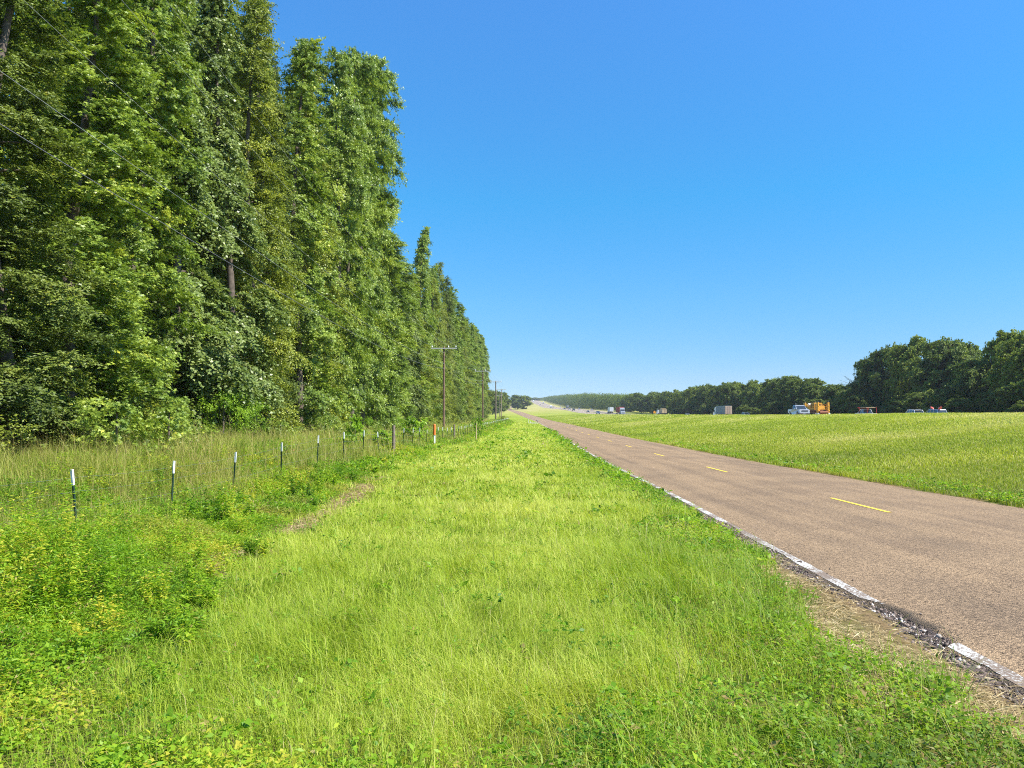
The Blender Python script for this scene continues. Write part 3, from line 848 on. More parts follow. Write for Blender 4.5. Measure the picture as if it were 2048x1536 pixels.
def shrubs():
    g = random.Random(9)
    kinds = [(S_ELM, 'olive fine-leaved'), (S_GUM, 'deep green broad-leaved'), (S_WEED, 'bright green wispy'), (S_GUM, 'deep green broad-leaved')]
    y, i = 11.0, 0
    while y < 130:
        pr, w = kinds[g.randrange(4)]
        x = float(FRONT(y)) + g.uniform(-1.3, 1.0)
        h = g.uniform(.8, 1.9)
        if 29 < y < 36: pr, w, h = S_WEED, 'bright green wispy', 2.3
        plant_tree(pr, 'shrub', x, y, h, 2.0, g.uniform(.75, 1.2) * (h / 2) ** .5, g.uniform(0, 6.28),
                   f'{w} shrub at the foot of the left wood, {ordinal(i + 1)} from the near end', 'shrub', 'shrubs at the foot of the wood', .05)
        y += g.uniform(1.5, 2.6) * (1 + y / 60)
        i += 1
    for px, py, Y, w, lab in ((826, 838, 46, .75, 'bright broad-leaved sapling behind the fence left of the orange marker'),
                              (712, 838, 33, .5, 'small bright sapling behind the fence before the wooden post'),
                              (764, 862, 37, .55, 'low bright sapling behind the fence beside the wooden post'),
                              (957, 838, 72, .6, 'bright sapling just behind the brown stake'),
                              (1008, 832, 205, 2.0, 'reddish bushy growth at the foot of the fourth utility pole')):
        x, _, zt = at(px, py, Y)
        h = max(.8, zt - gz(x, Y))
        plant_tree(S_SAP if w < 1.5 else S_ELM, 'sapling', x, Y, h, 2.0, w, px * .7, lab, 'sapling', None, .05)
shrubs()
# ------------------------------------------------------------------ grass, weeds, straw, gravel
LAWNX = hermite([-5, 3, 5, 8.5, 14, 25, 46, 90, 200, 400], [-1.2, -1.5, -2.3, -3.0, -3.7, -4.4, -4.4, -2.9, -.6, -1.5])

def scatter(y0, y1, xl, xr, dens):
    """points over a strip, kept to what can be seen from near the camera"""
    ym = (y0 + y1) / 2
    area_n = 400
    yy = np.linspace(y0, y1, area_n)
    lo = np.maximum(xl(yy), -.70 * yy - 1.6); hi = np.minimum(xr(yy), .70 * yy + 1.6)
    wd = np.maximum(hi - lo, 0)
    N = int(wd.mean() * (y1 - y0) * dens)
    if N < 1: return np.zeros(0), np.zeros(0)
    c = np.cumsum(wd); c = c / c[-1]
    y = np.interp(rg.random(N), c, yy) + rg.normal(0, (y1 - y0) / area_n, N)
    l = np.interp(y, yy, lo); h = np.interp(y, yy, hi)
    return l + (h - l) * rg.random(N), y

def verge_width(Y): return np.interp(Y, [3, 5, 8, 14, 25, 60, 400], [1.6, 1.7, 1.6, 1.1, .9, .8, .8])
def clear_edge(X, Y):
    """grass stops short of the crumbled shoulder, raggedly"""
    u = X - ROADX(Y)
    e = -3.80 - .95 * np.exp(-((Y - 6.6) / 1.9) ** 2) * (.35 + .9 * vn(X, Y, .8, 41)) - .42 * fbm(X, Y, .55, 42) + .12 - .25 * np.exp(-((Y - 4.2) / .8) ** 2)
    return u < e

class Blades:
    def __init__(self): self.a = []
    def add(self, x, y, h, w, az, lean, tint, dry, z=None):
        z = ground(x, y) - .01 if z is None else z
        self.a.append((np.stack([x, y, z], -1), h, w, az, lean, np.clip(tint, 0, 1), np.clip(dry, 0, 1)))
    def build(self, name, material):
        c = [np.concatenate([p[k] for p in self.a]) for k in range(7)]
        return link(name, blade_mesh(name, *c, material))

def lawn():
    B = Blades()
    for y0, y1, dens, w, h0, h1 in ((2.3, 4, 5600, .0027, .10, .24), (4, 6.5, 4200, .0034, .10, .23), (6.5, 10, 2600, .0048, .10, .22), (10, 16, 1250, .0075, .10, .21), (16, 28, 480, .013, .10, .19),
                                    (28, 60, 120, .030, .10, .18), (60, 140, 30, .07, .10, .18), (140, 330, 7, .16, .10, .2)):
        x, y = scatter(y0, y1, lambda Y: LAWNX(Y) - 1.2, lambda Y: ROADX(Y) - 3.7, dens)
        edge = x - LAWNX(y) - (fbm(x, y, 1.6, 51) - .5) * 1.8
        rv = (ROADX(y) - 3.7 - x) - verge_width(y) * (.6 + .9 * vn(x, y, 1.3, 52))
        keep = clear_edge(x, y) & (rg.random(len(x)) < np.clip(.5 + edge * 1.2, .12, 1)) & (rg.random(len(x)) > bare_patch(x, y) * .9)
        keep &= rg.random(len(x)) < np.clip(.62 + rv * 1.0, .40, 1)
        keep &= rg.random(len(x)) < np.clip(.35 + (y - 4.0 - .9 * np.clip(x - .2, 0, 1) - .9 * (fbm(x, y, .9, 87) - .5) * 2) * 1.2, .35, 1)
        x, y = x[keep], y[keep]
        n = len(x)
        p = fbm(x, y, 2.6, 53)
        blue = np.clip((x - .4) / 1.4, 0, 1) * np.clip(fbm(x, y, 1.5, 54) * 2.2 - .5, 0, 1) * np.clip(1 - y / 40, 0, 1)
        cl = vn(x, y, .16, 55)
        h = rg.uniform(h0, h1, n) * (.92 + .35 * p) * (1 + .6 * blue) * np.where(rg.random(n) < .10, 1.5, 1) * (.75 + .5 * cl)
        az = 2.3 + 9 * (fbm(x, y, .7, 56) - .5) + rg.normal(0, 1.15, n)
        tint = .61 + (p - .5) * .45 - .26 * blue + rg.normal(0, .17, n) + np.clip((y - 9) / 60, 0, .12) + .10 * np.exp(-((x - .3 - y * .01) / 1.6) ** 2)
        dry = (rg.random(n) < .035) * rg.uniform(.4, 1, n)
        B.add(x, y, h, w * rg.uniform(.6, 1.3, n), az, np.clip(rg.normal(.75, .28, n), .05, 1.15), tint, dry)
    # a few tall coarse tufts near the camera
    for cx, cy, k, hh in ((.95, 4.6, 26, .36), (.55, 3.55, 34, .34), (.15, 3.3, 22, .30), (1.35, 3.9, 24, .30), (-.5, 3.4, 18, .28), (1.1, 5.6, 30, .3), (1.6, 5.0, 26, .3), (-2.6, 3.9, 18, .4), (2.1, 3.45, 12, .3), (1.2, 7.4, 30, .34), (-1.25, 4.9, 40, .32)):
        x = cx + rg.normal(0, .06, k); y = cy + rg.normal(0, .06, k)
        B.add(x, y, rg.uniform(.6, 1.1, k) * hh, rg.uniform(.005, .010, k), rg.uniform(0, 6.28, k), rg.uniform(.2, 1.0, k), rg.normal(.48, .15, k), (rg.random(k) < .08) * .7)
    return tag(B.build('grass', M['lawn']), 'bright mown grass of the strip beside the road', 'grass', kind='stuff')

def field():
    B = Blades()
    for y0, y1, dens, w, h0, h1 in ((8, 16, 1500, .007, .06, .17), (16, 28, 700, .012, .06, .16), (28, 50, 280, .022, .07, .17), (50, 90, 100, .036, .07, .18), (90, 160, 32, .06, .08, .18), (160, 420, 6, .15, .09, .2)):
        x, y = scatter(y0, y1, lambda Y: ROADX(Y) + 3.60, lambda Y: 0 * Y + 45.6, dens)
        u = x - ROADX(y)
        keep = (u > 3.62 + .35 * fbm(x, y, .7, 61)) & (rg.random(len(x)) < .45 + .8 * fbm(x, y, 1.4, 62))
        x, y, u = x[keep], y[keep], u[keep]
        n = len(x)
        p = fbm(x, y, 5.5, 63); q = fbm(x, y, 14, 64)
        low = np.clip(1 - (u - 3.6) / 2.5, 0, 1)
        h = rg.uniform(h0, h1, n) * (.75 + .5 * p) * (1 + .35 * low)
        az = rg.uniform(0, 6.28, n)
        swale = np.exp(-((u - 5.5) / 3.0) ** 2)
        tint = .70 + (p - .5) * .6 + (q - .5) * .7 + rg.normal(0, .12, n) - .20 * swale + .12 * np.clip((u - 14) / 15, 0, 1)
        dry = np.clip((rg.random(n) < .16 + .4 * np.clip(q - .5, 0, 1)) * rg.uniform(.3, 1, n), 0, 1)
        B.add(x, y, h, w * rg.uniform(.6, 1.3, n), az, np.clip(rg.normal(.55, .3, n), .05, 1.1), tint, dry)
    # verges and median of the highway
    for xl, xr in ((lambda Y: NEARX + 6.3 + 0 * Y, lambda Y: FARX(Y) - 6.6), (lambda Y: FARX(Y) + 7.5, lambda Y: FARX(Y) + 20)):
        x, y = scatter(70, 420, xl, xr, 3.0)
        n = len(x)
        B.add(x, y, rg.uniform(.15, .4, n), rg.uniform(.1, .25, n), rg.uniform(0, 6.28, n), rg.uniform(.1, .8, n), rg.normal(.5, .18, n), (rg.random(n) < .1) * .8)
    return tag(B.build('field_grass', M['field']), 'rough yellow-green grass of the slope up to the highway', 'grass', kind='stuff')

def tall_grass():
    B = Blades()
    for y0, y1, dens, w in ((7, 13, 620, .006), (13, 20, 420, .008), (20, 32, 230, .012), (32, 60, 95, .022), (60, 130, 26, .045), (130, 260, 6, .10)):
        x, y = scatter(y0, y1, lambda Y: FRONT(Y) - 1.5, lambda Y: FENCEX(Y) + 1.0, dens)
        f = FENCEX(y) - x                                     # distance behind the fence
        k = np.clip((f + .9) / 1.1, 0, 1)
        keep = rg.random(len(x)) < (.25 + .75 * k) * np.clip(1.6 * fbm(x, y, 1.9, 74), .35, 1)
        x, y, f, k = x[keep], y[keep], f[keep], k[keep]
        n = len(x)
        p = fbm(x, y, 1.7, 71); tw_ = vn(x, y, .5, 73)
        stem = rg.random(n) < .11
        h = np.where(stem, rg.uniform(.8, 1.35, n), rg.uniform(.45, .95, n)) * np.clip(.15 + 1.5 * p, .3, 1.5) * (.55 + .45 * k)
        tint = .60 + (p - .5) * .9 + (tw_ - .5) * .4 + rg.normal(0, .17, n)
        dry = np.clip(np.where(stem, rg.uniform(.3, 1, n), (rg.random(n) < .10 + 1.0 * np.clip(vn(x, y, 2.1, 72) - .55, 0, 1)) * rg.uniform(.2, 1, n)), 0, 1)
        B.add(x, y, h, w * np.where(stem, .6, 1) * rg.uniform(.6, 1.3, n), rg.uniform(0, 6.28, n), np.clip(rg.normal(.5, .3, n), .02, 1.1), tint, dry)
    return tag(B.build('tall_grass', M['tall']), 'tall seeding grass behind the wire fence', 'grass', kind='stuff')

def weed_height(X, Y):
    e = LAWNX(Y) - X + (fbm(X, Y, 1.6, 51) - .5) * 1.2
    h = .10 + .50 * np.clip(e / 1.8, 0, 1) * np.clip(1.9 * fbm(X, Y, .9, 82) - .35, .1, 1.4)
    h += .72 * np.exp(-(((X + 4.35) / .85) ** 2 + ((Y - 7.1) / 1.3) ** 2)) + .15 * np.clip(e - 2.2, 0, 1.2) * fbm(X, Y, 1.3, 92)
    return h

def rosettes(x, y, z, size, nl, L, W, tint, dry, up=.55):
    """n small whorls of leaves at (x, y, z)"""
    n = len(x)
    i = np.repeat(np.arange(n), nl)
    m = len(i)
    az = rg.uniform(0, 6.28, m)
    el = np.clip(rg.normal(up, .35, m), -.4, 1.3)
    d = np.stack([np.cos(az) * np.cos(el), np.sin(az) * np.cos(el), np.sin(el)], -1)
    P = np.stack([x, y, z], -1)[i] + d * (size[i] * rg.random(m) ** .6)[:, None] * np.array([1, 1, .8])
    nr = unit(np.array([0, 0, 1.0]) + rg.normal(0, .45, (m, 3)))
    d2 = unit(d + rg.normal(0, .35, (m, 3)))
    d2 = unit(d2 - nr * (d2 * nr).sum(1, keepdims=True) * .8)
    return kites(P, d2, nr, L[i] * rg.uniform(.6, 1.25, m), W[i] * rg.uniform(.7, 1.2, m)), np.clip(tint[i] + rg.normal(0, .12, m), 0, 1), np.clip(dry[i] + (rg.random(m) < .02) * .8, 0, 1)

def weeds():
    V, T, D = [], [], []
    # left: rank growth between the mown strip and the fence
    for y0, y1, dens, s in ((2.3, 5, 420, 1.0), (5, 9, 330, 1.1), (9, 14, 190, 1.4), (14, 24, 90, 2.0), (24, 45, 34, 3.0), (45, 100, 10, 5.5), (100, 220, 2.5, 10)):
        x, y = scatter(y0, y1, lambda Y: FENCEX(Y) - 4.2, lambda Y: LAWNX(Y) + .8, dens)
        e = LAWNX(y) - x + (fbm(x, y, 1.6, 51) - .5) * 1.8
        keep = (rg.random(len(x)) < np.clip(.35 + e * 1.3, .04, 1)) & (rg.random(len(x)) > bare_patch(x, y) * .95)
        keep &= (x > FENCEX(y) - .9) | (rg.random(len(x)) < .22 + .7 * (fbm(x, y, 1.5, 94) > .48))
        x, y = x[keep], y[keep]
        n = len(x)
        hw = weed_height(x, y) * .72
        z = ground(x, y) + hw * rg.uniform(.25, 1.0, n) ** .7
        p = fbm(x, y, .9, 83); q = fbm(x, y, 2.8, 84)
        fern = (fbm(x, y, 1.9, 85) + .5 * np.exp(-(((x + 4.4) / 1.2) ** 2 + ((y - 7.2) / 1.8) ** 2))) > .52
        L = np.where(fern, .040, .036) * s * rg.uniform(.7, 1.3, n); W = np.where(fern, .010, .021) * s * rg.uniform(.8, 1.2, n)
        tint = .62 + (p - .5) * .7 + (q - .5) * .8 + rg.normal(0, .13, n) + .08 * np.exp(-((y - 3) / 2.0) ** 2) - .03 * fern
        dry = np.clip(np.clip(vn(x, y, 1.0, 86) - .64, 0, 1) * 1.6 * np.clip((y - 4.5) / 2, .15, 1) + (rg.random(n) < .03) * .7, 0, 1)
        for f, nl in ((True, 22), (False, 11)):
            s_ = fern == f
            if s_.sum():
                v, t, d = rosettes(x[s_], y[s_], z[s_], np.full(s_.sum(), .085 * s), nl, L[s_], W[s_], tint[s_], dry[s_], .45 if f else .3)
                V.append(v); T.append(t); D.append(d)
    # right: low leafy weeds along the crumbled edge and over the bottom of the picture
    for y0, y1, dens, s in ((2.3, 4.2, 430, .95), (4.2, 7, 330, 1.0), (7, 12, 180, 1.2), (12, 22, 75, 1.8), (22, 45, 26, 3.0), (45, 120, 5, 6)):
        x, y = scatter(y0, y1, lambda Y: LAWNX(Y) - .2, lambda Y: ROADX(Y) - 3.6, dens)
        rv = (ROADX(y) - 3.7 - x)
        a = np.clip(1.15 - (rv / verge_width(y) / (.55 + .9 * vn(x, y, 1.3, 52))), 0, 1)
        b = np.clip((4.15 + .9 * np.clip(x - .2, 0, 1) + .9 * (fbm(x, y, .9, 87) - .5) * 2 - y) * 1.4, 0, 1) * .95
        c = .05
        keep = clear_edge(x, y) & (rg.random(len(x)) < np.maximum(np.maximum(a, b), c))
        x, y, rv = x[keep], y[keep], rv[keep]
        n = len(x)
        z = ground(x, y) + (.06 + .17 * fbm(x, y, .6, 88)) * rg.uniform(.3, 1.15, n)
        L = .034 * s * rg.uniform(.7, 1.35, n); W = .017 * s * rg.uniform(.8, 1.3, n)
        big = rg.random(n) < .10
        L = np.where(big, L * 1.5, L); W = np.where(big, W * 1.9, W)
        p = fbm(x, y, .8, 89)
        olive = np.clip((x - .9) / 1.2, 0, 1) * np.clip((5.0 - y) / 1.5, 0, 1)
        tint = .50 + (p - .5) * .7 + rg.normal(0, .10, n) + .22 * np.clip((.4 - x) / 1.5, 0, 1) * np.clip((4.4 - y), 0, 1) - .08 * olive
        dry = np.clip((rg.random(n) < .03 + .10 * olive) * rg.uniform(.3, .9, n) + olive * .15, 0, 1)
        v, t, d = rosettes(x, y, z, np.full(n, .06 * s), 11, L, W, tint, dry, .35)
        V.append(v); T.append(t); D.append(d)
    # far side of the road: a fringe of weeds
    for y0, y1, dens, s in ((8, 16, 90, 1.5), (16, 30, 26, 2.3), (30, 70, 6, 4)):
        x, y = scatter(y0, y1, lambda Y: ROADX(Y) + 3.6, lambda Y: ROADX(Y) + 5.0, dens)
        keep = rg.random(len(x)) < np.clip(vn(x, y, 1.6, 90) * 1.6 - .5, 0, 1)
        x, y = x[keep], y[keep]; n = len(x)
        v, t, d = rosettes(x, y, ground(x, y) + rg.uniform(.05, .26, n), np.full(n, .05 * s), 11, np.full(n, .034 * s), np.full(n, .018 * s), rg.normal(.58, .15, n), (rg.random(n) < .10) * .6, .35)
        V.append(v); T.append(t); D.append(d)
    # upright plants: stems with leaves all along them
    for y0, y1, dens, hs, ls, lw, nst, nlf in ((2.6, 6, 4.5, 1.05, .045, .018, 8, 40), (5.5, 12, 5.0, 1.4, .055, .016, 10, 52), (12, 24, 3.2, 1.3, .08, .028, 9, 36), (24, 60, 1.2, 1.1, .12, .06, 7, 18)):
        x, y = scatter(y0, y1, lambda Y: FENCEX(Y) - 3.2, lambda Y: LAWNX(Y) + .1, dens)
        keep = (rg.random(len(x)) < .25 + 1.2 * (fbm(x, y, 1.4, 95) - .35)) & (rg.random(len(x)) > bare_patch(x, y))
        if y0 == 5.5:
            k2 = 46
            x = np.concatenate([x[keep], -4.45 + rg.normal(0, .62, k2)]); y = np.concatenate([y[keep], 7.0 + rg.normal(0, .95, k2)])
        else: x, y = x[keep], y[keep]
        n = len(x)
        near = np.exp(-(((x + 4.45) / .9) ** 2 + ((y - 7.0) / 1.4) ** 2))
        H = hs * rg.uniform(.28, .62, n) * (1 + .55 * near) * np.clip(.5 + .35 * (LAWNX(y) - x), .4, 1) * np.where((x < -5.0) & (y > 8.4) & (y < 12.2), .6, 1)
        tone = rg.normal(.62, .20, n)
        i = np.repeat(np.arange(n), nst); m = len(i)
        az = rg.uniform(0, 6.28, m); sp = rg.uniform(.08, .50, m)
        sd = unit(np.stack([np.cos(az) * sp, np.sin(az) * sp, np.ones(m)], -1)); sl = H[i] * rg.uniform(.6, 1.1, m)
        b0 = np.stack([x, y, ground(x, y)], -1)[i]
        j = np.repeat(np.arange(m), nlf); q = len(j)
        t = rg.random(q) ** .7
        P = b0[j] + sd[j] * (sl[j] * t)[:, None] + rg.normal(0, .012, (q, 3))
        a2 = rg.uniform(0, 6.28, q)
        d = unit(np.stack([np.cos(a2), np.sin(a2), rg.normal(.25, .35, q)], -1) + sd[j] * .3)
        nr = unit(np.array([0, 0, 1.0]) + rg.normal(0, .4, (q, 3)))
        d = unit(d - nr * (d * nr).sum(1, keepdims=True) * .8)
        V.append(kites(P, d, nr, ls * rg.uniform(.6, 1.3, q) * (1.15 - .4 * t), lw * rg.uniform(.6, 1.2, q)))
        T.append(np.clip(tone[i][j] + rg.normal(0, .12, q) + .12 * (t - .5), 0, 1)); D.append(np.clip((rg.random(q) < .03) * .7, 0, 1))
    me = kite_mesh('weeds', np.concatenate(V), np.concatenate(T), M['weed'], np.concatenate(D))
    return tag(link('weeds', me), 'leafy weeds along the fence and the road edge', 'weeds', kind='stuff')

def litter():
    # dead straw on the crumbled edge and on the bare soil by the fence
    V, T = [], []
    def lay(x, y, z, l0, l1, w):
        n = len(x)
        az = rg.uniform(0, 6.28, n)
        d = unit(np.stack([np.cos(az), np.sin(az), rg.normal(.06, .14, n)], -1))
        nr = unit(np.array([0, 0, 1.0]) + rg.normal(0, .35, (n, 3)))
        V.append(kites(np.stack([x, y, z], -1), d, nr, rg.uniform(l0, l1, n), w * rg.uniform(.7, 1.4, n))); T.append(rg.random(n))
    x, y = scatter(2.6, 15, lambda Y: ROADX(Y) - 5.4, lambda Y: ROADX(Y) - 3.6, 6000)
    u = x - ROADX(y)
    c = -4.25 - .25 * np.exp(-((y - 6.4) / 1.6) ** 2)
    k = np.exp(-((u - c) / .42) ** 2) * (.30 + .8 * np.exp(-((y - 6.2) / 2.6) ** 2)) * np.clip((fbm(x, y, .5, 91) - .30) * 3, .08, 1)
    s_ = rg.random(len(x)) < k
    x, y = x[s_], y[s_]
    zr = np.maximum(ground(x, y), CAMZ - ROADD(y) - .02 * np.abs(x - ROADX(y)) - .03)
    lay(x, y, zr + rg.uniform(.0, .07, len(x)), .07, .22, .0055)
    x, y = scatter(6, 26, lambda Y: -3.35 - .055 * (Y - 8) - .9, lambda Y: -3.35 - .055 * (Y - 8) + .9, 1300)
    s_ = rg.random(len(x)) < bare_patch(x, y) * .8
    x, y = x[s_], y[s_]
    lay(x, y, ground(x, y) + rg.uniform(.0, .06, len(x)), .07, .24, .006)
    me = kite_mesh('straw', np.concatenate(V), np.concatenate(T), M['straw'])
    tag(link('straw', me), 'dead straw lying on the bare edge of the road', 'straw', kind='stuff')
    # loose stones
    x, y = scatter(2.6, 16, lambda Y: ROADX(Y) - 4.8, lambda Y: ROADX(Y) - 3.2, 9000)
    u = x - ROADX(y)
    wd = .42 + .30 * np.exp(-((y - 6.6) / 2.0) ** 2)
    k = np.where(u > edge_left(y), .05 * np.exp(-(u - edge_left(y)) / .12), np.exp(-((u + 3.72) / wd) ** 2) * (.5 + .9 * vn(x, y, .4, 93)))
    s_ = rg.random(len(x)) < k
    x, y, u = x[s_], y[s_], u[s_]; n = len(x)
    onroad = u > edge_left(y)
    z = np.where(onroad, road_z(u, y) + .002, road_z(u, y) - .016 - .02 * np.exp(-((y - 7.1) / 1.0) ** 2) - np.clip(-3.75 - u, 0, 1) * .07)
    r = rg.uniform(.004, .012, n) * np.where(rg.random(n) < .06, 2.4, 1) * np.where(onroad, .5, 1)
    base = np.array([(1, 0, 0), (0, 1, 0), (-1, 0, 0), (0, -1, 0), (0, 0, .8), (0, 0, -.6)], float)
    Vv = base[None] * r[:, None, None] * rg.uniform(.6, 1.4, (n, 6, 1)) + np.stack([x, y, z + r * .3], -1)[:, None, :]
    fc = np.array([(0, 1, 4), (1, 2, 4), (2, 3, 4), (3, 0, 4), (1, 0, 5), (2, 1, 5), (3, 2, 5), (0, 3, 5)])
    loops = (np.arange(n)[:, None, None] * 6 + fc[None]).reshape(-1)
    me = raw_mesh('gravel', Vv.reshape(-1, 3), loops, np.arange(n * 8) * 3, M['stone'], {'tint': np.repeat(np.clip(rg.beta(1.8, 2.4, n) + .6 * (rg.random(n) < .15) * np.exp(-((u + 3.52) / .11) ** 2), 0, 1), 6)})
    tag(link('gravel', me), 'loose stones along the crumbled road edge', 'gravel', kind='stuff')

lawn(); field(); tall_grass(); weeds(); litter()
# ------------------------------------------------------------------ fence
def fence():
    b = MB(); b.box((0, 0, .0), (.038, .006, 1.9)); b.box((0, .014, .0), (.006, .028, 1.9))
    for k in range(16): b.box((0, -.005, -.55 + k * .085), (.012, .008, .02))
    post = b.mesh('post', M['green_steel'])
    b = MB(); b.box((0, 0, 0), (.044, .012, .24)); b.box((0, .017, 0), (.012, .034, .24))
    tip = b.mesh('tip', M['white_paint'])
    g = np.random.default_rng(3)
    def wood_mesh():
        zs = np.linspace(0, 1.75, 7)
        v, q = tube([(.02 * math.sin(z * 2), 0, z) for z in zs], [.088, .082, .078, .08, .076, .074, .070], 10)
        n = len(v); v.append((v[-1][0], 0, 1.76))
        q = list(q) + [(n - 10 + k, n - 10 + (k + 1) % 10, n, n) for k in range(0)]
        me = quads('post', v, q, M['old_wood'], None, True)
        return me
    b = MB(); b.cyl((0, 0, -.2), (.01, 0, .62), .088, .080, 11); b.cyl((.01, 0, .62), (.0, .01, 1.42), .080, .072, 11)
    wood = b.mesh('wooden_fence_post', M['old_wood'], True)
    pxs = [161, 343, 465, 562, 633, 686, 723, 756, 785, 803, 821, 835, 850, 863, 874, 883, 891, 899, 906.6, 913.5, 919, 925, 930, 934, 939, 943]
    Ys = [1500 * 7.26 / (1024 - p + 60) for p in pxs]
    Ys = [4.9, 8.5] + Ys
    y = Ys[-1] + 2.75
    while y < 262:
        Ys.append(y); y += 2.9 * (1 + (y - 77) / 1000)
    n = 0
    tops = []
    for i, Y in enumerate(Ys):
        x = float(FENCEX(np.array([Y]))[0])
        z = gz(x, Y)
        lean = (float(g.normal(.04, .03)), float(g.normal(0, .035)))
        if i in (10, 20):
            o = link('wooden_fence_post', wood, None, (x, Y, z))
            tag(o, 'weathered round wooden fence post among the steel posts, ' + ('the nearer' if i == 10 else 'the farther') + ' of two', 'fence post', 'wooden posts of the fence')
            tops.append((x, Y, z)); continue
        n += 1
        o = empty('fence_post', (x, Y, z), 0, f'green steel fence post with white painted tip, {ordinal(n)} from the near end', 'fence post', 'steel posts of the fence')
        o.rotation_euler = (lean[1], lean[0] * 1.2, float(g.normal(-.5, .25)))
        hh = 1.26 + float(g.normal(0, .03))
        p = link('post', post, o, (0, 0, hh - .24 - .95 + .004))
        t = link('tip', tip, o, (0, 0, hh - .12))
        tops.append((x, Y, z))
    for k, zz in enumerate((.30, .62, .90, 1.12)):
        pts = []
        for i in range(len(tops) - 1):
            a, b_ = np.array(tops[i]), np.array(tops[i + 1])
            for f in (0, .5):
                p = a + (b_ - a) * f
                pts.append((p[0] + .03, p[1], p[2] + zz - .02 * (f == .5)))
        v, q = tube(pts, [.0011 + .00002 * min(p[1], 60) for p in pts], 4)
        o = link('fence_wire', quads('fence_wire', v, q, M['steel']))
        tag(o, f'thin barbed wire of the fence, {ordinal(k + 1)} strand up from the ground', 'wire', 'strands of the wire fence')

# ------------------------------------------------------------------ utility poles and wires
POLES = []
def poles():
    spec = [(888, 693, 94, 'nearest'), (965.5, 740, 153, 'second'), (991.5, 762, 207, 'third'), (1002.5, 778, 270, 'fourth'), (999.5, 789.5, 380, 'farthest small')]
    for k, (px, py, Y, w) in enumerate(spec):
        x, _, zt = at(px, py, Y)
        z = gz(x, Y)
        H = zt - z
        o = empty('utility_pole', (x, Y, z), 0, f'{w} wooden utility pole with one cross arm beside the wood', 'utility pole', 'utility poles along the fence')
        r = 1 + .25 * (k > 1)
        b = MB(); b.cyl((0, 0, -.3), (0, 0, H), .165 * r, .115 * r, 14); b.build('shaft', M['pole_wood'] if k < 2 else M['old_wood'], o, True)
        b = MB(); b.box((0, -.16, H - .25), (3.25, .10, .13 * r), .01)
        b.build('cross_arm', M['grey_wood'], o)
        b = MB(); b.cyl((-.75, -.14, H - .28), (0, -.12, H - .85), .018, n=6); b.cyl((.75, -.14, H - .28), (0, -.12, H - .85), .018, n=6)
        b.build('brace', M['steel'], o)
        ends = []
        for dx in (-1.48, .58, 1.50):
            b = MB(); b.cyl((dx, -.16, H - .19), (dx, -.16, H - .06), .022, n=8)
            b.cyl((dx, -.16, H - .08), (dx, -.16, H - .02), .085, .06, 10); b.cyl((dx, -.16, H - .02), (dx, -.16, H + .06), .06, .045, 10); b.ball((dx, -.16, H + .06), .055)
            b.build('insulator', M['porcelain'], o, True)
            ends.append((x + dx, Y - .16, z + H + .10))
        for dz in (2.15, 2.75):
            b = MB(); b.box((.0, -.17, H - dz), (.10, .10, .14), .01); b.build('bracket', M['steel'], o)
        ends.append((x, Y - .22, z + H - 2.15)); ends.append((x, Y - .22, z + H - 2.75))
        if k == 0:
            b = MB(); b.cyl((.17, -.03, .2), (.13, -.03, H - 3), .012, n=6); b.build('ground_wire', M['wire'], o)
        POLES.append(ends)
    names = ['left outer power wire on the cross arms above the fence', 'power wire beside the pole tops above the fence', 'right outer power wire on the cross arms above the fence', 'neutral wire below the cross arms of the poles', 'thick dark communication cable lowest on the poles']
    near = [(-9.85, 7.0, .0006, 60), (-7.95, 7.1, .0006, 60), (-7.05, 7.1, .0006, 60), (-8.55, 4.9, .0004, 55), (-8.55, 3.95, .0005, 52)]
    for w in range(5):
        x0, a, bq, c = near[w]
        e = POLES[0][w]
        pts = []
        for y in np.linspace(-22, e[1], 40):
            t = (y + 22) / (e[1] + 22)
            z = CAMZ + a + bq * (y - c) ** 2
            zend = CAMZ + a + bq * (e[1] - c) ** 2
            pts.append((x0 + (e[0] - x0) * t ** 3, y, z + (e[2] - zend) * t ** 2))
        for p in range(len(POLES) - 1):
            A, B = np.array(POLES[p][w]), np.array(POLES[p + 1][w])
            for f in np.linspace(0, 1, 11)[1:]:
                q = A + (B - A) * f
                pts.append((q[0], q[1], q[2] - 4 * .7 * f * (1 - f)))
        r0 = (.0048, .0048, .0048, .0055, .009)[w]
        v, q = tube(pts, [r0 * (1 + max(0, p[1] - 20) / 130) for p in pts], 5)
        o = link('overhead_wire', quads('overhead_wire', v, q, M['wire_bright'] if w < 4 else M['wire'], None, True))
        tag(o, names[w], 'wire', 'wires along the utility poles')

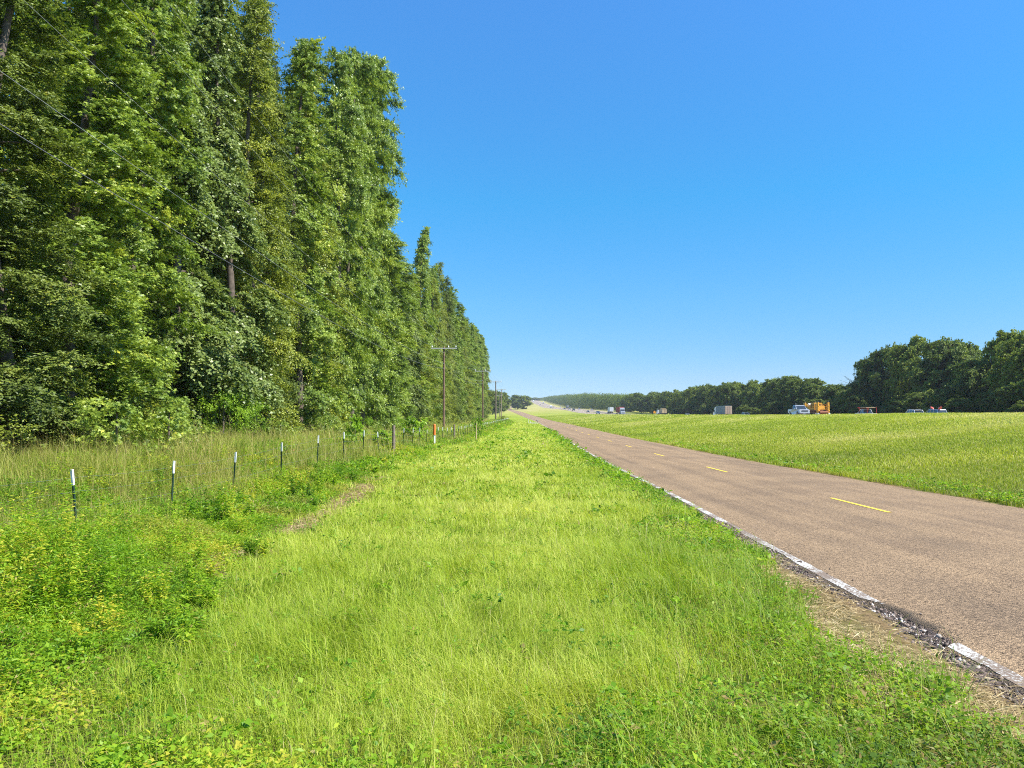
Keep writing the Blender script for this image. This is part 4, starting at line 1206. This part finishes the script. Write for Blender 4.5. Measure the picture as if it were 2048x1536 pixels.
# ------------------------------------------------------------------ small things by the road
def small_things():
    x, Y = -4.85, 47.0
    z = gz(x, Y)
    top = at(867, 848, Y)[2]; H = top - z
    o = empty('marker_post', (x, Y, z), 0, 'round marker post with orange top half and white lower half before the fence', 'marker post')
    b = MB(); b.cyl((0, 0, -.2), (0, 0, H * .55), .055, n=14); b.build('lower_tube', M['white_paint'], o, True)
    b = MB(); b.cyl((0, 0, H * .55), (0, 0, H * .97), .085, n=14); b.cyl((0, 0, H * .97), (0, 0, H), .085, .06, 14); b.build('orange_sleeve', M['orange_paint'], o, True)
    Y = 66.0; x = at(952, 860, Y)[0]; z = gz(x, Y)
    H = at(952, 846, Y)[2] - z
    b = MB(); b.cyl((0, 0, -.2), (.03, 0, H * .7), .055, .05, 8); b.cyl((.03, 0, H * .7), (.05, 0, H), .05, .042, 8)
    o = b.build('stake', M['pale_wood'], None, True); o.location = (x, Y, z)
    tag(o, 'short pale brown wooden stake standing in the grass before the far fence', 'stake')
    # culvert headwall with delineators and a mailbox beside the road
    Y = 196.0
    xw = at(1066.5, 844, Y)[0]; z = gz(xw, Y)
    o = empty('culvert_headwall', (xw, Y, z), 0, 'low pale concrete culvert headwall in the grass by the road', 'culvert')
    b = MB(); b.box((0, 0, .12), (2.0, .3, .44), .02); b.build('headwall', M['concrete'], o)
    b = MB(); b.box((-.95, .5, .06), (.2, 1.0, .3), .02, .5); b.box((.95, .5, .06), (.2, 1.0, .3), .02, -.5); b.build('wing_wall', M['concrete'], o)
    for px, h, lab in ((1057.3, 1.15, 'taller white delineator post left of the culvert headwall'), (1060.8, .75, 'shorter white delineator post left of the culvert headwall')):
        x = at(px, 844, Y - .8)[0]; z = gz(x, Y - .8)
        p = empty('delineator_post', (x, Y - .8, z), 0, lab, 'marker post', 'white posts at the culvert')
        b = MB(); b.box((0, 0, h / 2 - .1), (.10, .03, h + .2), .006); b.build('blade', M['white_paint'], p)
        b = MB(); b.box((0, -.02, h - .15), (.07, .012, .1)); b.build('reflector', M['porcelain'], p)
    x = at(1074.5, 842, Y)[0]; z = gz(x, Y)
    o = empty('mailbox', (x, Y, z), .4, 'dark mailbox on a slanting post beside the culvert by the road', 'mailbox')
    b = MB(); b.cyl((.0, 0, -.1), (.06, 0, .78), .05, n=8); b.build('post', M['old_wood'], o)
    b = MB(); b.prism([(-.26, .78), (.26, .78), (.26, .93), (.2, 1.02), (-.2, 1.02), (-.26, .93)], -.12, .2); b.build('box', M['dark_paint'], o)
    # diamond warning sign
    Y = 452.0; x, _, zc = at(1309, 824.2, Y); z = gz(x, Y)
    o = empty('warning_sign', (x, Y, z), 0, 'orange diamond road sign standing by the far side of the highway', 'road sign')
    h = zc - z
    b = MB(); b.box((-.35, .05, h / 2), (.07, .05, h + .2)); b.build('post', M['steel'], o)
    o.children[-1].location = (0, 0, -.1)
    b = MB(); b.box((.35, .05, h / 2), (.07, .05, h + .2)); b.build('post', M['steel'], o)
    b = MB(); s = .88
    v = [(-s, 0, h), (0, 0, h - s), (s, 0, h), (0, 0, h + s)]
    bm = b.bm
    f = [bm.verts.new(p) for p in v]; g2 = [bm.verts.new((p[0], .02, p[2])) for p in v]
    bm.faces.new(f); bm.faces.new(g2[::-1])
    for i in range(4): bm.faces.new((f[i], g2[i], g2[(i + 1) % 4], f[(i + 1) % 4]))
    b.build('panel', M['sign'], o)
    # guard rail along the median
    o = empty('guard_rail', (NEARX + 7.3, 330, gz(NEARX + 7.3, 330)), 0, 'long grey steel guard rail along the highway median', 'guard rail')
    o.location.z = 0; o.location.x = 0; o.location.y = 0
    ys = np.arange(325, 560, 3.8)
    V, Q = [], []
    pm = None
    prof = [(0, .52), (.05, .56), (0, .62), (.0, .66), (.05, .72), (0, .76)]
    for i, y in enumerate(ys):
        xx = NEARX + 7.3; zz = gz(xx, y)
        for (dx, dz) in prof: V.append((xx - dx, y, zz + dz))
        if i:
            n = len(prof)
            for k in range(n - 1): Q.append(((i - 1) * n + k, (i - 1) * n + k + 1, i * n + k + 1, i * n + k))
        if pm is None:
            b = MB(); b.box((0, 0, .2), (.16, .12, 1.15)); pm = b.mesh('post', M['old_wood'])
        link('post', pm, o, (xx + .1, float(y), zz))
    link('rail', quads('rail', V, Q, M['steel']), o)

# ------------------------------------------------------------------ vehicles (they drive along +Y in their own space)
_wheel = {}
def wheel(parent, x, y, r, w):
    key = (round(r, 2), round(w, 2))
    if key not in _wheel:
        b = MB(); b.cyl((-w / 2, 0, 0), (w / 2, 0, 0), r, n=18); t = b.mesh('tyre', M['black'])
        b = MB(); b.cyl((-w / 2 - .012, 0, 0), (w / 2 + .012, 0, 0), r * .58, n=14); m = b.mesh('rim', M['rim'])
        _wheel[key] = (t, m)
    t, m = _wheel[key]
    o = link('wheel', t, parent, (x, y, r))
    link('rim', m, o)
    return o

def lamps(o, w, yf, zf, yr, zr):
    for s in (-1, 1):
        b = MB(); b.box((s * (w - .2), yf, zf), (.3, .08, .16), .02); b.build('headlight', M['lens'], o)
        b = MB(); b.box((s * (w - .14), yr, zr), (.18, .06, .26), .02); b.build('tail_light', M['red_lens'], o)

def greenhouse(o, prof, w, inset, paint, pillars):
    """glass cabin with painted roof and pillars; prof = (y, z) rear foot, rear top, front top, front foot"""
    (y0, z0), (y1, z1), (y2, z2), (y3, z3) = prof
    b = MB(); b.prism([(y0, z0), (y1, z1), (y2, z2), (y3, z3)], -w + .03, w - .03, [0, inset, inset, 0]); b.build('window', M['glass'], o)
    b = MB(); b.prism([(y1 - .06, z1 - .02), (y1 + .02, z1 + .07), (y2 - .05, z2 + .07), (y2 + .06, z2 - .02)], -w + inset - .01, w - inset + .01, [0, .05, .05, 0]); b.build('roof', paint, o, True)
    b = MB()
    for s in (-1, 1):
        for (f0, f1) in pillars:
            a = (y0 + (y3 - y0) * f0, z0 + (z3 - z0) * f0); c = (y1 + (y2 - y1) * f1, z1 + (z2 - z1) * f1)
            b.cyl((s * (w - .02), a[0], a[1] - .02), (s * (w - inset - .0), c[0], c[1] + .01), .05, n=6)
    b.build('pillar', paint, o)

def car(name, label, paint, kind='suv', group=None):
    o = empty(name, (0, 0, 0), 0, label, {'suv': 'suv', 'sedan': 'car', 'van': 'minivan', 'pickup': 'pickup truck'}[kind], group)
    w = .95 if kind != 'pickup' else 1.0
    b = MB()
    if kind == 'pickup':
        L = 2.9
        b.prism([(-L, .50), (-L, 1.15), (-.75, 1.17), (1.25, 1.18), (2.75, 1.10), (2.9, .95), (2.9, .42), (2.2, .36), (-2.2, .42)], -w, w, [.04, .06, .03, .03, .12, .10, .05, 0, 0])
        b.build('body', paint, o)
        b = MB(); b.box((0, -1.85, 1.18), (1.62, 2.0, .03)); b.build('bed', M['black'], o)
        greenhouse(o, ((-.80, 1.16), (-.62, 1.84), (.62, 1.88), (1.45, 1.17)), w - .02, .17, paint, ((0, 0), (.38, .42), (1, 1)))
        b = MB(); b.box((0, 2.90, .86), (1.2, .05, .28), .01); b.build('grille', M['dark_paint'], o)
        b = MB(); b.box((0, 2.93, .50), (1.85, .14, .2), .03); b.build('bumper', M['steel'], o)
        for s in (-1, 1):
            b = MB(); b.box((s * 1.1, 1.05, 1.28), (.2, .1, .2), .03); b.build('mirror', paint, o)
        lamps(o, w, 2.86, .94, -2.91, .95); wy, r = (-1.85, 1.85), .40
    elif kind == 'van':
        b.prism([(-2.4, .38), (-2.42, 1.0), (1.4, 1.02), (2.2, .88), (2.45, .70), (2.45, .36)], -w, w, [.03, .05, .03, .10, .08, .03]); b.build('body', paint, o)
        greenhouse(o, ((-2.38, 1.0), (-2.12, 1.68), (.55, 1.72), (1.62, 1.0)), w - .02, .17, paint, ((0, 0), (.34, .36), (.64, .72), (1, 1)))
        lamps(o, w, 2.38, .74, -2.44, .95); wy, r = (-1.5, 1.5), .34
    elif kind == 'suv':
        b.prism([(-2.35, .40), (-2.38, 1.02), (1.0, 1.06), (2.15, .98), (2.4, .75), (2.4, .38)], -w, w, [.03, .05, .03, .10, .08, .03]); b.build('body', paint, o)
        greenhouse(o, ((-2.32, 1.02), (-1.98, 1.66), (.30, 1.72), (1.15, 1.05)), w - .02, .17, paint, ((0, 0), (.32, .30), (.66, .70), (1, 1)))
        b = MB(); b.box((0, -2.12, 1.72), (1.35, .26, .05), .015); b.build('spoiler', paint, o)
        b = MB()
        for s in (-1, 1): b.cyl((s * .62, -1.6, 1.83), (s * .62, .2, 1.84), .025, n=6)
        b.build('roof_rail', M['steel'], o)
        lamps(o, w, 2.34, .80, -2.38, 1.0); wy, r = (-1.45, 1.45), .37
    else:
        b.prism([(-2.3, .36), (-2.32, .88), (-1.7, .96), (1.0, .96), (2.1, .82), (2.32, .62), (2.32, .34)], -w + .05, w - .05, [.03, .06, .03, .03, .10, .08, .03]); b.build('body', paint, o)
        greenhouse(o, ((-1.85, .93), (-1.05, 1.36), (.15, 1.38), (1.05, .94)), w - .08, .18, paint, ((0, 0), (.45, .45), (1, 1)))
        lamps(o, w - .05, 2.28, .66, -2.31, .80); wy, r = (-1.4, 1.4), .33
    for yy in wy:
        for s in (-1, 1): wheel(o, s * (w - .10), yy, r, .23)
    return o

def tractor(o, y0, paint, tall=True):
    """truck tractor whose rear axle is at y0; bonnet forward"""
    b = MB()
    b.prism([(y0 + 1.3, 1.0), (y0 + 1.2, 3.5 if tall else 2.9), (y0 + 2.3, 3.7 if tall else 2.95), (y0 + 3.15, 2.95), (y0 + 3.5, 2.1), (y0 + 4.9, 1.85), (y0 + 5.1, 1.5), (y0 + 5.1, .7), (y0 + 3.2, .6)], -1.22, 1.22, [0, .12, .12, .1, .05, .18, .2, .12, 0])
    b.build('cab', paint, o)
    b = MB(); b.box((0, y0 + 1.4, .85), (.9, 6.2, .28)); b.build('chassis', M['black'], o)
    b = MB(); b.quad((-1.0, y0 + 3.21, 2.86), (1.0, y0 + 3.21, 2.86), (1.06, y0 + 3.56, 2.12), (-1.06, y0 + 3.56, 2.12)); b.build('windscreen', M['glass'], o)
    for s in (-1, 1):
        b = MB(); b.quad((s * 1.235, y0 + 2.3, 2.75), (s * 1.235, y0 + 3.0, 2.75), (s * 1.235, y0 + 3.3, 2.15), (s * 1.235, y0 + 2.3, 2.15)); b.build('side_window', M['glass'], o)
        b = MB(); b.cyl((s * 1.0, y0 + 1.9, .78), (s * 1.0, y0 + 3.0, .78), .3, n=14); b.build('fuel_tank', M['steel'], o)
        b = MB(); b.box((s * 1.42, y0 + 3.25, 2.4), (.16, .12, .55), .02); b.build('mirror', M['black'], o)
        b = MB(); b.box((s * .9, y0 + 5.08, 1.15), (.34, .1, .22), .03); b.build('headlight', M['lens'], o)
        b = MB(); b.cyl((s * 1.05, y0 + 1.05, 1.0), (s * 1.05, y0 + 1.05, 3.9), .075, n=10); b.build('exhaust_stack', M['steel'], o)
    b = MB(); b.box((0, y0 + 5.10, 1.3), (1.1, .06, .75), .02); b.build('grille', M['steel'], o)
    b = MB(); b.box((0, y0 + 5.18, .65), (2.3, .2, .32), .04); b.build('bumper', M['steel'], o)
    for yy in (-.65, .65):
        for s in (-1, 1): wheel(o, s * .98, y0 + yy, .5, .5)
    for s in (-1, 1): wheel(o, s * 1.02, y0 + 4.2, .5, .32)

def trailer(o, y0, y1, box, door, height=2.65, wheels=True):
    b = MB(); b.box((0, (y0 + y1) / 2, 1.35 + height / 2), (2.44, y1 - y0, height), .03)
    b.build('container', box, o)
    n = int((y1 - y0) / .45)
    for s in (-1, 1):
        b = MB()
        b.box((s * 1.222, (y0 + y1) / 2, 1.35 + height / 2), (.01, y1 - y0 - .1, height - .1))
        for k in range(n): b.box((s * 1.235, y0 + .3 + k * .45, 1.35 + height / 2), (.035, .16, height - .3))
        b.build('side_panel', box, o)
    b = MB(); b.box((-.6, y0 - .03, 1.35 + height / 2), (1.12, .04, height - .2), .01); b.box((.6, y0 - .03, 1.35 + height / 2), (1.12, .04, height - .2), .01); b.build('rear_door', door, o)
    b = MB()
    for xx in (-.85, -.3, .3, .85): b.cyl((xx, y0 - .08, 1.5), (xx, y0 - .08, 1.2 + height), .03, n=6)
    b.build('locking_bar', M['steel'], o)
    b = MB(); b.box((0, (y0 + y1) / 2, 1.2), (1.1, y1 - y0 - .2, .24)); b.box((0, y0 + .05, .75), (2.2, .1, .12)); b.build('trailer_frame', M['black'], o)
    for s in (-1, 1):
        b = MB(); b.box((s * 1.0, y0 - .06, 1.15), (.3, .05, .12)); b.build('tail_light', M['red_lens'], o)
    for yy in (y0 + 1.2, y0 + 2.5):
        for s in (-1, 1): wheel(o, s * .98, yy, .5, .5)

def semi(name, label, paint, box, door, length=12.2, height=2.65, group=None):
    o = empty(name, (0, 0, 0), 0, label, 'semi truck', group)
    trailer(o, -length / 2 - 2, length / 2 - 2, box, door, height)
    tractor(o, length / 2 - 2 - .6, paint)
    return o

def place(o, X, Y, away, lane_drop):
    o.location = (X, Y, CAMZ - float(lane_drop(np.array([float(Y)]))[0]) + .07)
    if not away: o.rotation_euler = (0, 0, PI)
    return o

def far_lane(px, off=0.0):
    Y = 70 * F / (px - 1024)
    for _ in range(4): Y = (float(FARX(Y)) + off) * F / (px - 1024)
    return float(FARX(Y)) + off, Y
def near_lane(px, off=0.0):
    X = NEARX + off
    return X, X * F / (px - 1024)

def traffic():
    # the near group, from the right of the picture
    van = place(car('minivan', 'silver minivan carrying two red upturned roof loads, going away on the far carriageway', M['silver'], 'van'), *far_lane(1869, 1.8), True, HWF)
    for s, lab in ((1, 'red leaf-shaped load tilted up over the front of the minivan roof'), (-1, 'red leaf-shaped load tilted up over the rear of the minivan roof')):
        b = MB()
        n = 12
        ring = []
        for i in range(n + 1):
            t = i / n * 2 - 1
            hw = .26 * max(.04, 1 - abs(t) ** 2.0)
            ring.append([b.bm.verts.new((hw * math.cos(a), t * .58, .20 * max(.05, 1 - abs(t) ** 2) * math.sin(a))) for a in np.linspace(0, 2 * PI, 9)[:-1]])
        for i in range(n):
            for k in range(8): b.bm.faces.new((ring[i][k], ring[i][(k + 1) % 8], ring[i + 1][(k + 1) % 8], ring[i + 1][k]))
        b.bm.faces.new(ring[0]); b.bm.faces.new(ring[-1][::-1])
        k = b.build('roof_load', M['kayak'], None, True)
        k.location = (van.location.x - .3, van.location.y + (.35 if s > 0 else -2.2), van.location.z + 2.02)
        k.rotation_euler = (s * .42, 0, 0)
        tag(k, lab, 'roof load', 'red loads on the minivan')
    place(car('sport_utility_vehicle', 'white sport utility vehicle with roof rails, just left of the minivan with red roof loads', M['white_car'], 'suv'), *far_lane(1825, 1.8), True, HWF)
    t = place(car('pickup_truck', 'white pickup truck with a red and yellow ladder rack over its roof', M['white_car'], 'pickup'), *far_lane(1731, -1.2), True, HWF)
    b = MB()
    for s in (-1, 1):
        for yy in (-2.6, .9): b.cyl((s * .95, yy, 1.1), (s * .95, yy, 2.25), .05, n=6)
        b.cyl((s * .95, -2.7, 2.25), (s * .95, 1.1, 2.25), .05, n=6)
    b.build('ladder_rack', M['red'], t)
    b = MB(); b.box((0, -.9, 2.32), (1.9, 2.6, .1), .02); b.build('rack_load', M['crate'], t)
    b = MB(); b.box((0, 1.1, 2.25), (2.3, .12, .14), .02); b.build('warning_bar', M['red_lens'], t)
    place(car('pickup_truck', 'silver crew cab pickup truck coming towards us before the yellow paver', M['silver'], 'pickup'), *near_lane(1597, .9), False, HWN)
    paver_truck()
    place(car('sport_utility_vehicle', 'grey sport utility vehicle with only its roof above the grass, left of the silver pickup', M['grey_car'], 'suv'), *far_lane(1489, 1.8), True, HWF)
    place(semi('semi_truck', 'white semi truck hauling a grey container with tan rear doors, going away', M['white_car'], M['grey_box'], M['tan_box'], 12.2, 2.9), *far_lane(1444, 1.8), True, HWF)
    place(car('car', 'dark low car half hidden by the grass between the two container trucks', M['grey_car'], 'sedan'), *far_lane(1374, -1.8), True, HWF)
    o = empty('flatbed_truck', (0, 0, 0), 0, 'flatbed truck stacked with tan wooden crates beside the orange diamond sign', 'truck')
    tractor(o, 4.5, M['white_car'], False)
    b = MB(); b.box((0, -.8, 1.2), (2.5, 10, .25)); b.build('flatbed', M['black'], o)
    for yy in (-4.6, -3.3):
        for s in (-1, 1): wheel(o, s * .98, yy, .5, .5)
    place(o, *far_lane(1324, 1.8), True, HWF)
    for k, (cx, cy, cz, sx, sy, sz) in enumerate([(-.62, -4.6, 2.35, 1.18, 2.2, 2.0), (.62, -4.6, 2.35, 1.18, 2.2, 2.0), (0, -2.0, 2.5, 2.4, 2.4, 2.3), (0, .8, 2.2, 2.4, 2.4, 1.7)]):
        c = empty('crate', (o.location.x + cx, o.location.y + cy, o.location.z + cz - sz / 2), 0, ['tan wooden crate at the left rear of the flatbed truck', 'tan wooden crate at the right rear of the flatbed truck', 'tallest tan crate in the middle of the flatbed truck', 'low front crate behind the cab of the flatbed truck'][k], 'crate', 'crates on the flatbed truck')
        b = MB(); b.box((0, 0, sz / 2), (sx, sy, sz), .02); b.build('panel', M['crate'], c)
        b = MB()
        for xx in (-sx / 2 + .08, 0, sx / 2 - .08): b.box((xx, -sy / 2 - .02, sz / 2), (.12, .045, sz - .04))
        for zz in (.1, sz - .1): b.box((0, -sy / 2 - .03, zz), (sx - .02, .05, .14))
        b.build('batten', M['pale_wood'], c)
    s_ = place(semi('semi_truck', 'red container semi truck coming towards us, its grey cab in front', M['grey_box'], M['red'], M['red'], 12.2, 2.75), *near_lane(1241, 1.6), False, HWN)
    place(semi('box_truck', 'white trailer truck behind the guard rail left of the red container truck', M['white_car'], M['white_box'], M['white_box'], 9, 2.7), 65.5, 500.0, True, HWF)
    # the stream of cars farther off: (pixel x, far side?, lane, kind, paint, label)
    rows = [(1196, 0, -1.8, 'suv', 'blue_car', 'dark blue sport utility vehicle coming towards us left of the white trailer truck'),
            (1176, 0, 1.8, 'sedan', 'dark_paint', 'black car coming towards us left of the dark blue sport utility vehicle'),
            (1184, 1, 1.8, 'sedan', 'silver', 'small pale car going away behind the black car'),
            (1158, 1, -1.8, 'van', 'silver', 'silver van going away far along the highway before the trees'),
            (1147, 0, -1.8, 'pickup', 'dark_paint', 'black pickup truck coming down the far highway'),
            (1139, 0, 1.8, 'suv', 'grey_car', 'grey vehicle right behind the far black pickup'),
            (1129, 0, -1.8, 'sedan', 'dark_paint', 'small dark car farther along than the grey vehicle'),
            (1121, 1, 1.8, 'pickup', 'white_car', 'white pickup going away beside the far small dark car'),
            (1107, 1, -1.8, 'sedan', 'silver', 'pale car just below the far white truck'),
            (1076, 0, 1.8, 'suv', 'grey_car', 'tiny grey vehicle on the rising far highway'),
            (1080.5, 0, -1.8, 'sedan', 'dark_paint', 'tiny dark car on the rising far highway'),
            (1091, 1, 1.8, 'sedan', 'white_car', 'tiny white car near the foot of the far rise')]
    for px, fr, off, kd, pt, lab in rows:
        nm = {'suv': 'sport_utility_vehicle', 'sedan': 'car', 'van': 'minivan', 'pickup': 'pickup_truck'}[kd]
        X, Y = (far_lane if fr else near_lane)(px, off)
        place(car(nm, lab, M[pt], kd, 'cars strung out along the far highway'), X, Y, bool(fr), HWF if fr else HWN)
    for px, fr, off, paint, box, lab in ((1135, 1, 1.8, 'white_car', 'grey_box', 'grey trailer truck far along the highway'),
                                         (1102, 0, 1.8, 'white_car', 'white_box', 'white semi truck far off where the highway begins to rise'),
                                         (1087, 1, 1.8, 'white_car', 'white_box', 'tiny white trailer truck climbing the far highway'),
                                         (1067, 0, -1.8, 'white_car', 'white_box', 'tiny white truck near the top of the far rise')):
        X, Y = (far_lane if fr else near_lane)(px, off)
        place(semi('semi_truck', lab, M[paint], M[box], M[box], 12.2, 2.7, 'trucks far along the highway'), X, Y, bool(fr), HWF if fr else HWN)

def paver_truck():
    """white truck pulling a low trailer; the yellow paving machine rides on it"""
    X, Y = far_lane(1631, 1.8)
    o = empty('lowboy_truck', (0, 0, 0), 0, 'white truck with a low trailer under the yellow paving machine', 'truck')
    tractor(o, 9.2, M['white_car'], False)
    b = MB(); b.box((0, 0, .72), (2.7, 13.5, .28), .02); b.box((0, 7.6, 1.15), (1.4, 2.6, .4), .02); b.build('trailer_bed', M['rust'], o)
    for yy in (-6.2, -5.0, -3.8):
        for s in (-1, 1): wheel(o, s * 1.0, yy, .42, .45)
    place(o, X, Y, True, HWF)
    m = empty('paving_machine', (X, Y, o.location.z + .86), 0, 'big yellow concrete paving machine with four lifting columns riding on the low trailer', 'paving machine')
    b = MB(); b.box((0, 0, 1.05), (2.5, 8.6, .36), .03)
    for s in (-1, 1): b.box((s * 1.1, 0, .55), (.25, 8.8, .3), .02)
    for yy in (-4, -2, 0, 2, 4): b.box((0, yy, .72), (2.6, .22, .34))
    b.build('frame', M['rust'], m)
    for yy in (-4.4, 3.6):
        for s in (-1, 1):
            b = MB(); b.cyl((s * 1.25, yy, .1), (s * 1.25, yy, 3.05), .30, n=16); b.cyl((s * 1.25, yy, 2.05), (s * 1.25, yy, 2.25), .36, n=16); b.cyl((s * 1.25, yy, .9), (s * 1.25, yy, 1.15), .42, n=16)
            c = b.build('lifting_column', M['machine'], m, True)
            b = MB(); b.cyl((s * 1.25, yy, 3.05), (s * 1.25, yy, 3.32), .24, .16, 12); b.build('cap', M['black'], c)
            b = MB(); b.box((s * 1.25, yy, .22), (.5, 1.4, .44), .1); b.build('crawler_track', M['white_box'], m)
    b = MB(); b.box((0, -.4, 2.1), (2.0, 2.4, 1.7), .06); b.box((0, 1.6, 1.8), (1.9, 1.3, 1.1), .05); b.build('engine_housing', M['machine'], m)
    b = MB()
    for k in range(6): b.box((-1.02, -1.3 + k * .35, 2.2), (.04, .12, 1.1))
    for k in range(5): b.box((-.7 + k * .35, -1.62, 2.15), (.14, .04, 1.1))
    b.build('grille', M['black'], m)
    b = MB(); b.cyl((-.7, 2.9, 2.5), (.7, 2.9, 2.5), .42, n=16); b.build('water_tank', M['white_box'], m, True)
    b = MB(); b.cyl((.5, -.9, 2.95), (.5, -.9, 3.5), .08, n=10); b.build('exhaust_stack', M['black'], m)
    b = MB()
    for s in (-1, 1):
        for zz in (2.0, 2.45):
            b.cyl((s * 1.35, -3.9, zz), (s * 1.35, 3.2, zz), .035, n=6)
        for yy in (-3.0, -1.4, .2, 1.8): b.cyl((s * 1.35, yy, 1.2), (s * 1.35, yy, 2.45), .035, n=6)
    b.build('hand_rail', M['machine'], m)
    b = MB(); b.cyl((-1.0, -4.9, .55), (1.0, -4.9, .55), .38, n=16); b.build('auger', M['rust'], m)
    b = MB(); b.box((0, -2.9, 1.75), (2.0, 1.2, 1.0), .05, taper=.8); b.build('hopper', M['machine'], m)
    b = MB(); b.box((.2, 4.9, 2.35), (1.4, .9, .5), .15); b.build('control_console', M['machine'], m)

fence(); poles(); small_things(); traffic()

# ------------------------------------------------------------------ daylight
SUN_EL, SUN_AZ = R(49), R(112)       # azimuth clockwise from the camera's direction
w = bpy.data.worlds.new('World'); scene.world = w; w.use_nodes = True
N, L = w.node_tree.nodes, w.node_tree.links
sky = N.new('ShaderNodeTexSky'); sky.sky_type = 'NISHITA'; sky.sun_disc = False
sky.sun_elevation = SUN_EL; sky.sun_rotation = SUN_AZ
sky.air_density = .5; sky.dust_density = 0; sky.ozone_density = 4; sky.altitude = 100
# the tone of this afternoon's air: less white low down, a purer blue higher up
tc = N.new('ShaderNodeTexCoord'); sx = N.new('ShaderNodeSeparateXYZ'); L.new(tc.outputs['Generated'], sx.inputs[0])
rp = N.new('ShaderNodeValToRGB'); e = rp.color_ramp.elements
e[0].position, e[0].color = .0, (.24, .26, .29, 1); e[1].position, e[1].color = .49, (.40, .84, 1.0, 1)
q = e.new(.04); q.color = (.29, .32, .32, 1)
q = e.new(.27); q.color = (.22, .66, .69, 1)
q = e.new(.14); q.color = (.28, .49, .50, 1)
L.new(sx.outputs['Z'], rp.inputs['Fac'])
m1 = N.new('ShaderNodeVectorMath'); m1.operation = 'MULTIPLY'; L.new(sky.outputs['Color'], m1.inputs[0]); L.new(rp.outputs['Color'], m1.inputs[1])
m2 = N.new('ShaderNodeVectorMath'); m2.operation = 'SCALE'; m2.inputs['Scale'].default_value = 2.1
L.new(m1.outputs[0], m2.inputs[0]); L.new(m2.outputs[0], N['Background'].inputs['Color'])
N['Background'].inputs['Strength'].default_value = .093
sl = bpy.data.lights.new('sun', 'SUN'); sl.energy = 4.2; sl.angle = R(.53); sl.color = (1, .955, .88)
so = bpy.data.objects.new('sun', sl); col.objects.link(so)
dv = Vector((math.sin(SUN_AZ) * math.cos(SUN_EL), math.cos(SUN_AZ) * math.cos(SUN_EL), math.sin(SUN_EL)))
so.rotation_euler = (-dv).to_track_quat('-Z', 'Y').to_euler()
so.location = (30, -20, 60)

# the hazy air of a summer noon: one even box round everything
mh, nt, HN, hb = mat('haze'); HN.remove(hb)
pv = HN.new('ShaderNodeVolumePrincipled'); pv.inputs['Color'].default_value = (.86, .93, 1.0, 1); pv.inputs['Density'].default_value = .00012
nt.links.new(pv.outputs['Volume'], HN['Material Output'].inputs['Volume'])
bpy.context.view_layer.update()
zt = max((o.matrix_world @ Vector(c)).z for o in scene.objects if o.type == 'MESH' for c in o.bound_box) + 1
b = MB(); b.box((450, 2580, (zt - 30) / 2), (7500, 5400, zt + 30))
hz = b.build('haze', mh)
print('haze top', zt)
tag(hz, 'thin summer haze over the whole place', 'haze', kind='stuff')

vs = scene.view_settings
vs.view_transform = 'Standard'; vs.look = 'None'; vs.exposure = 1.15; vs.gamma = 1.0
scene.cycles.max_bounces = 8; scene.cycles.diffuse_bounces = 4; scene.cycles.transmission_bounces = 6
scene.cycles.use_denoising = False
scene.cycles.use_adaptive_sampling = False
scene.cycles.pixel_filter_type = 'BLACKMAN_HARRIS'
scene.cycles.filter_width = 1.05
scene.cycles.volume_bounces = 0
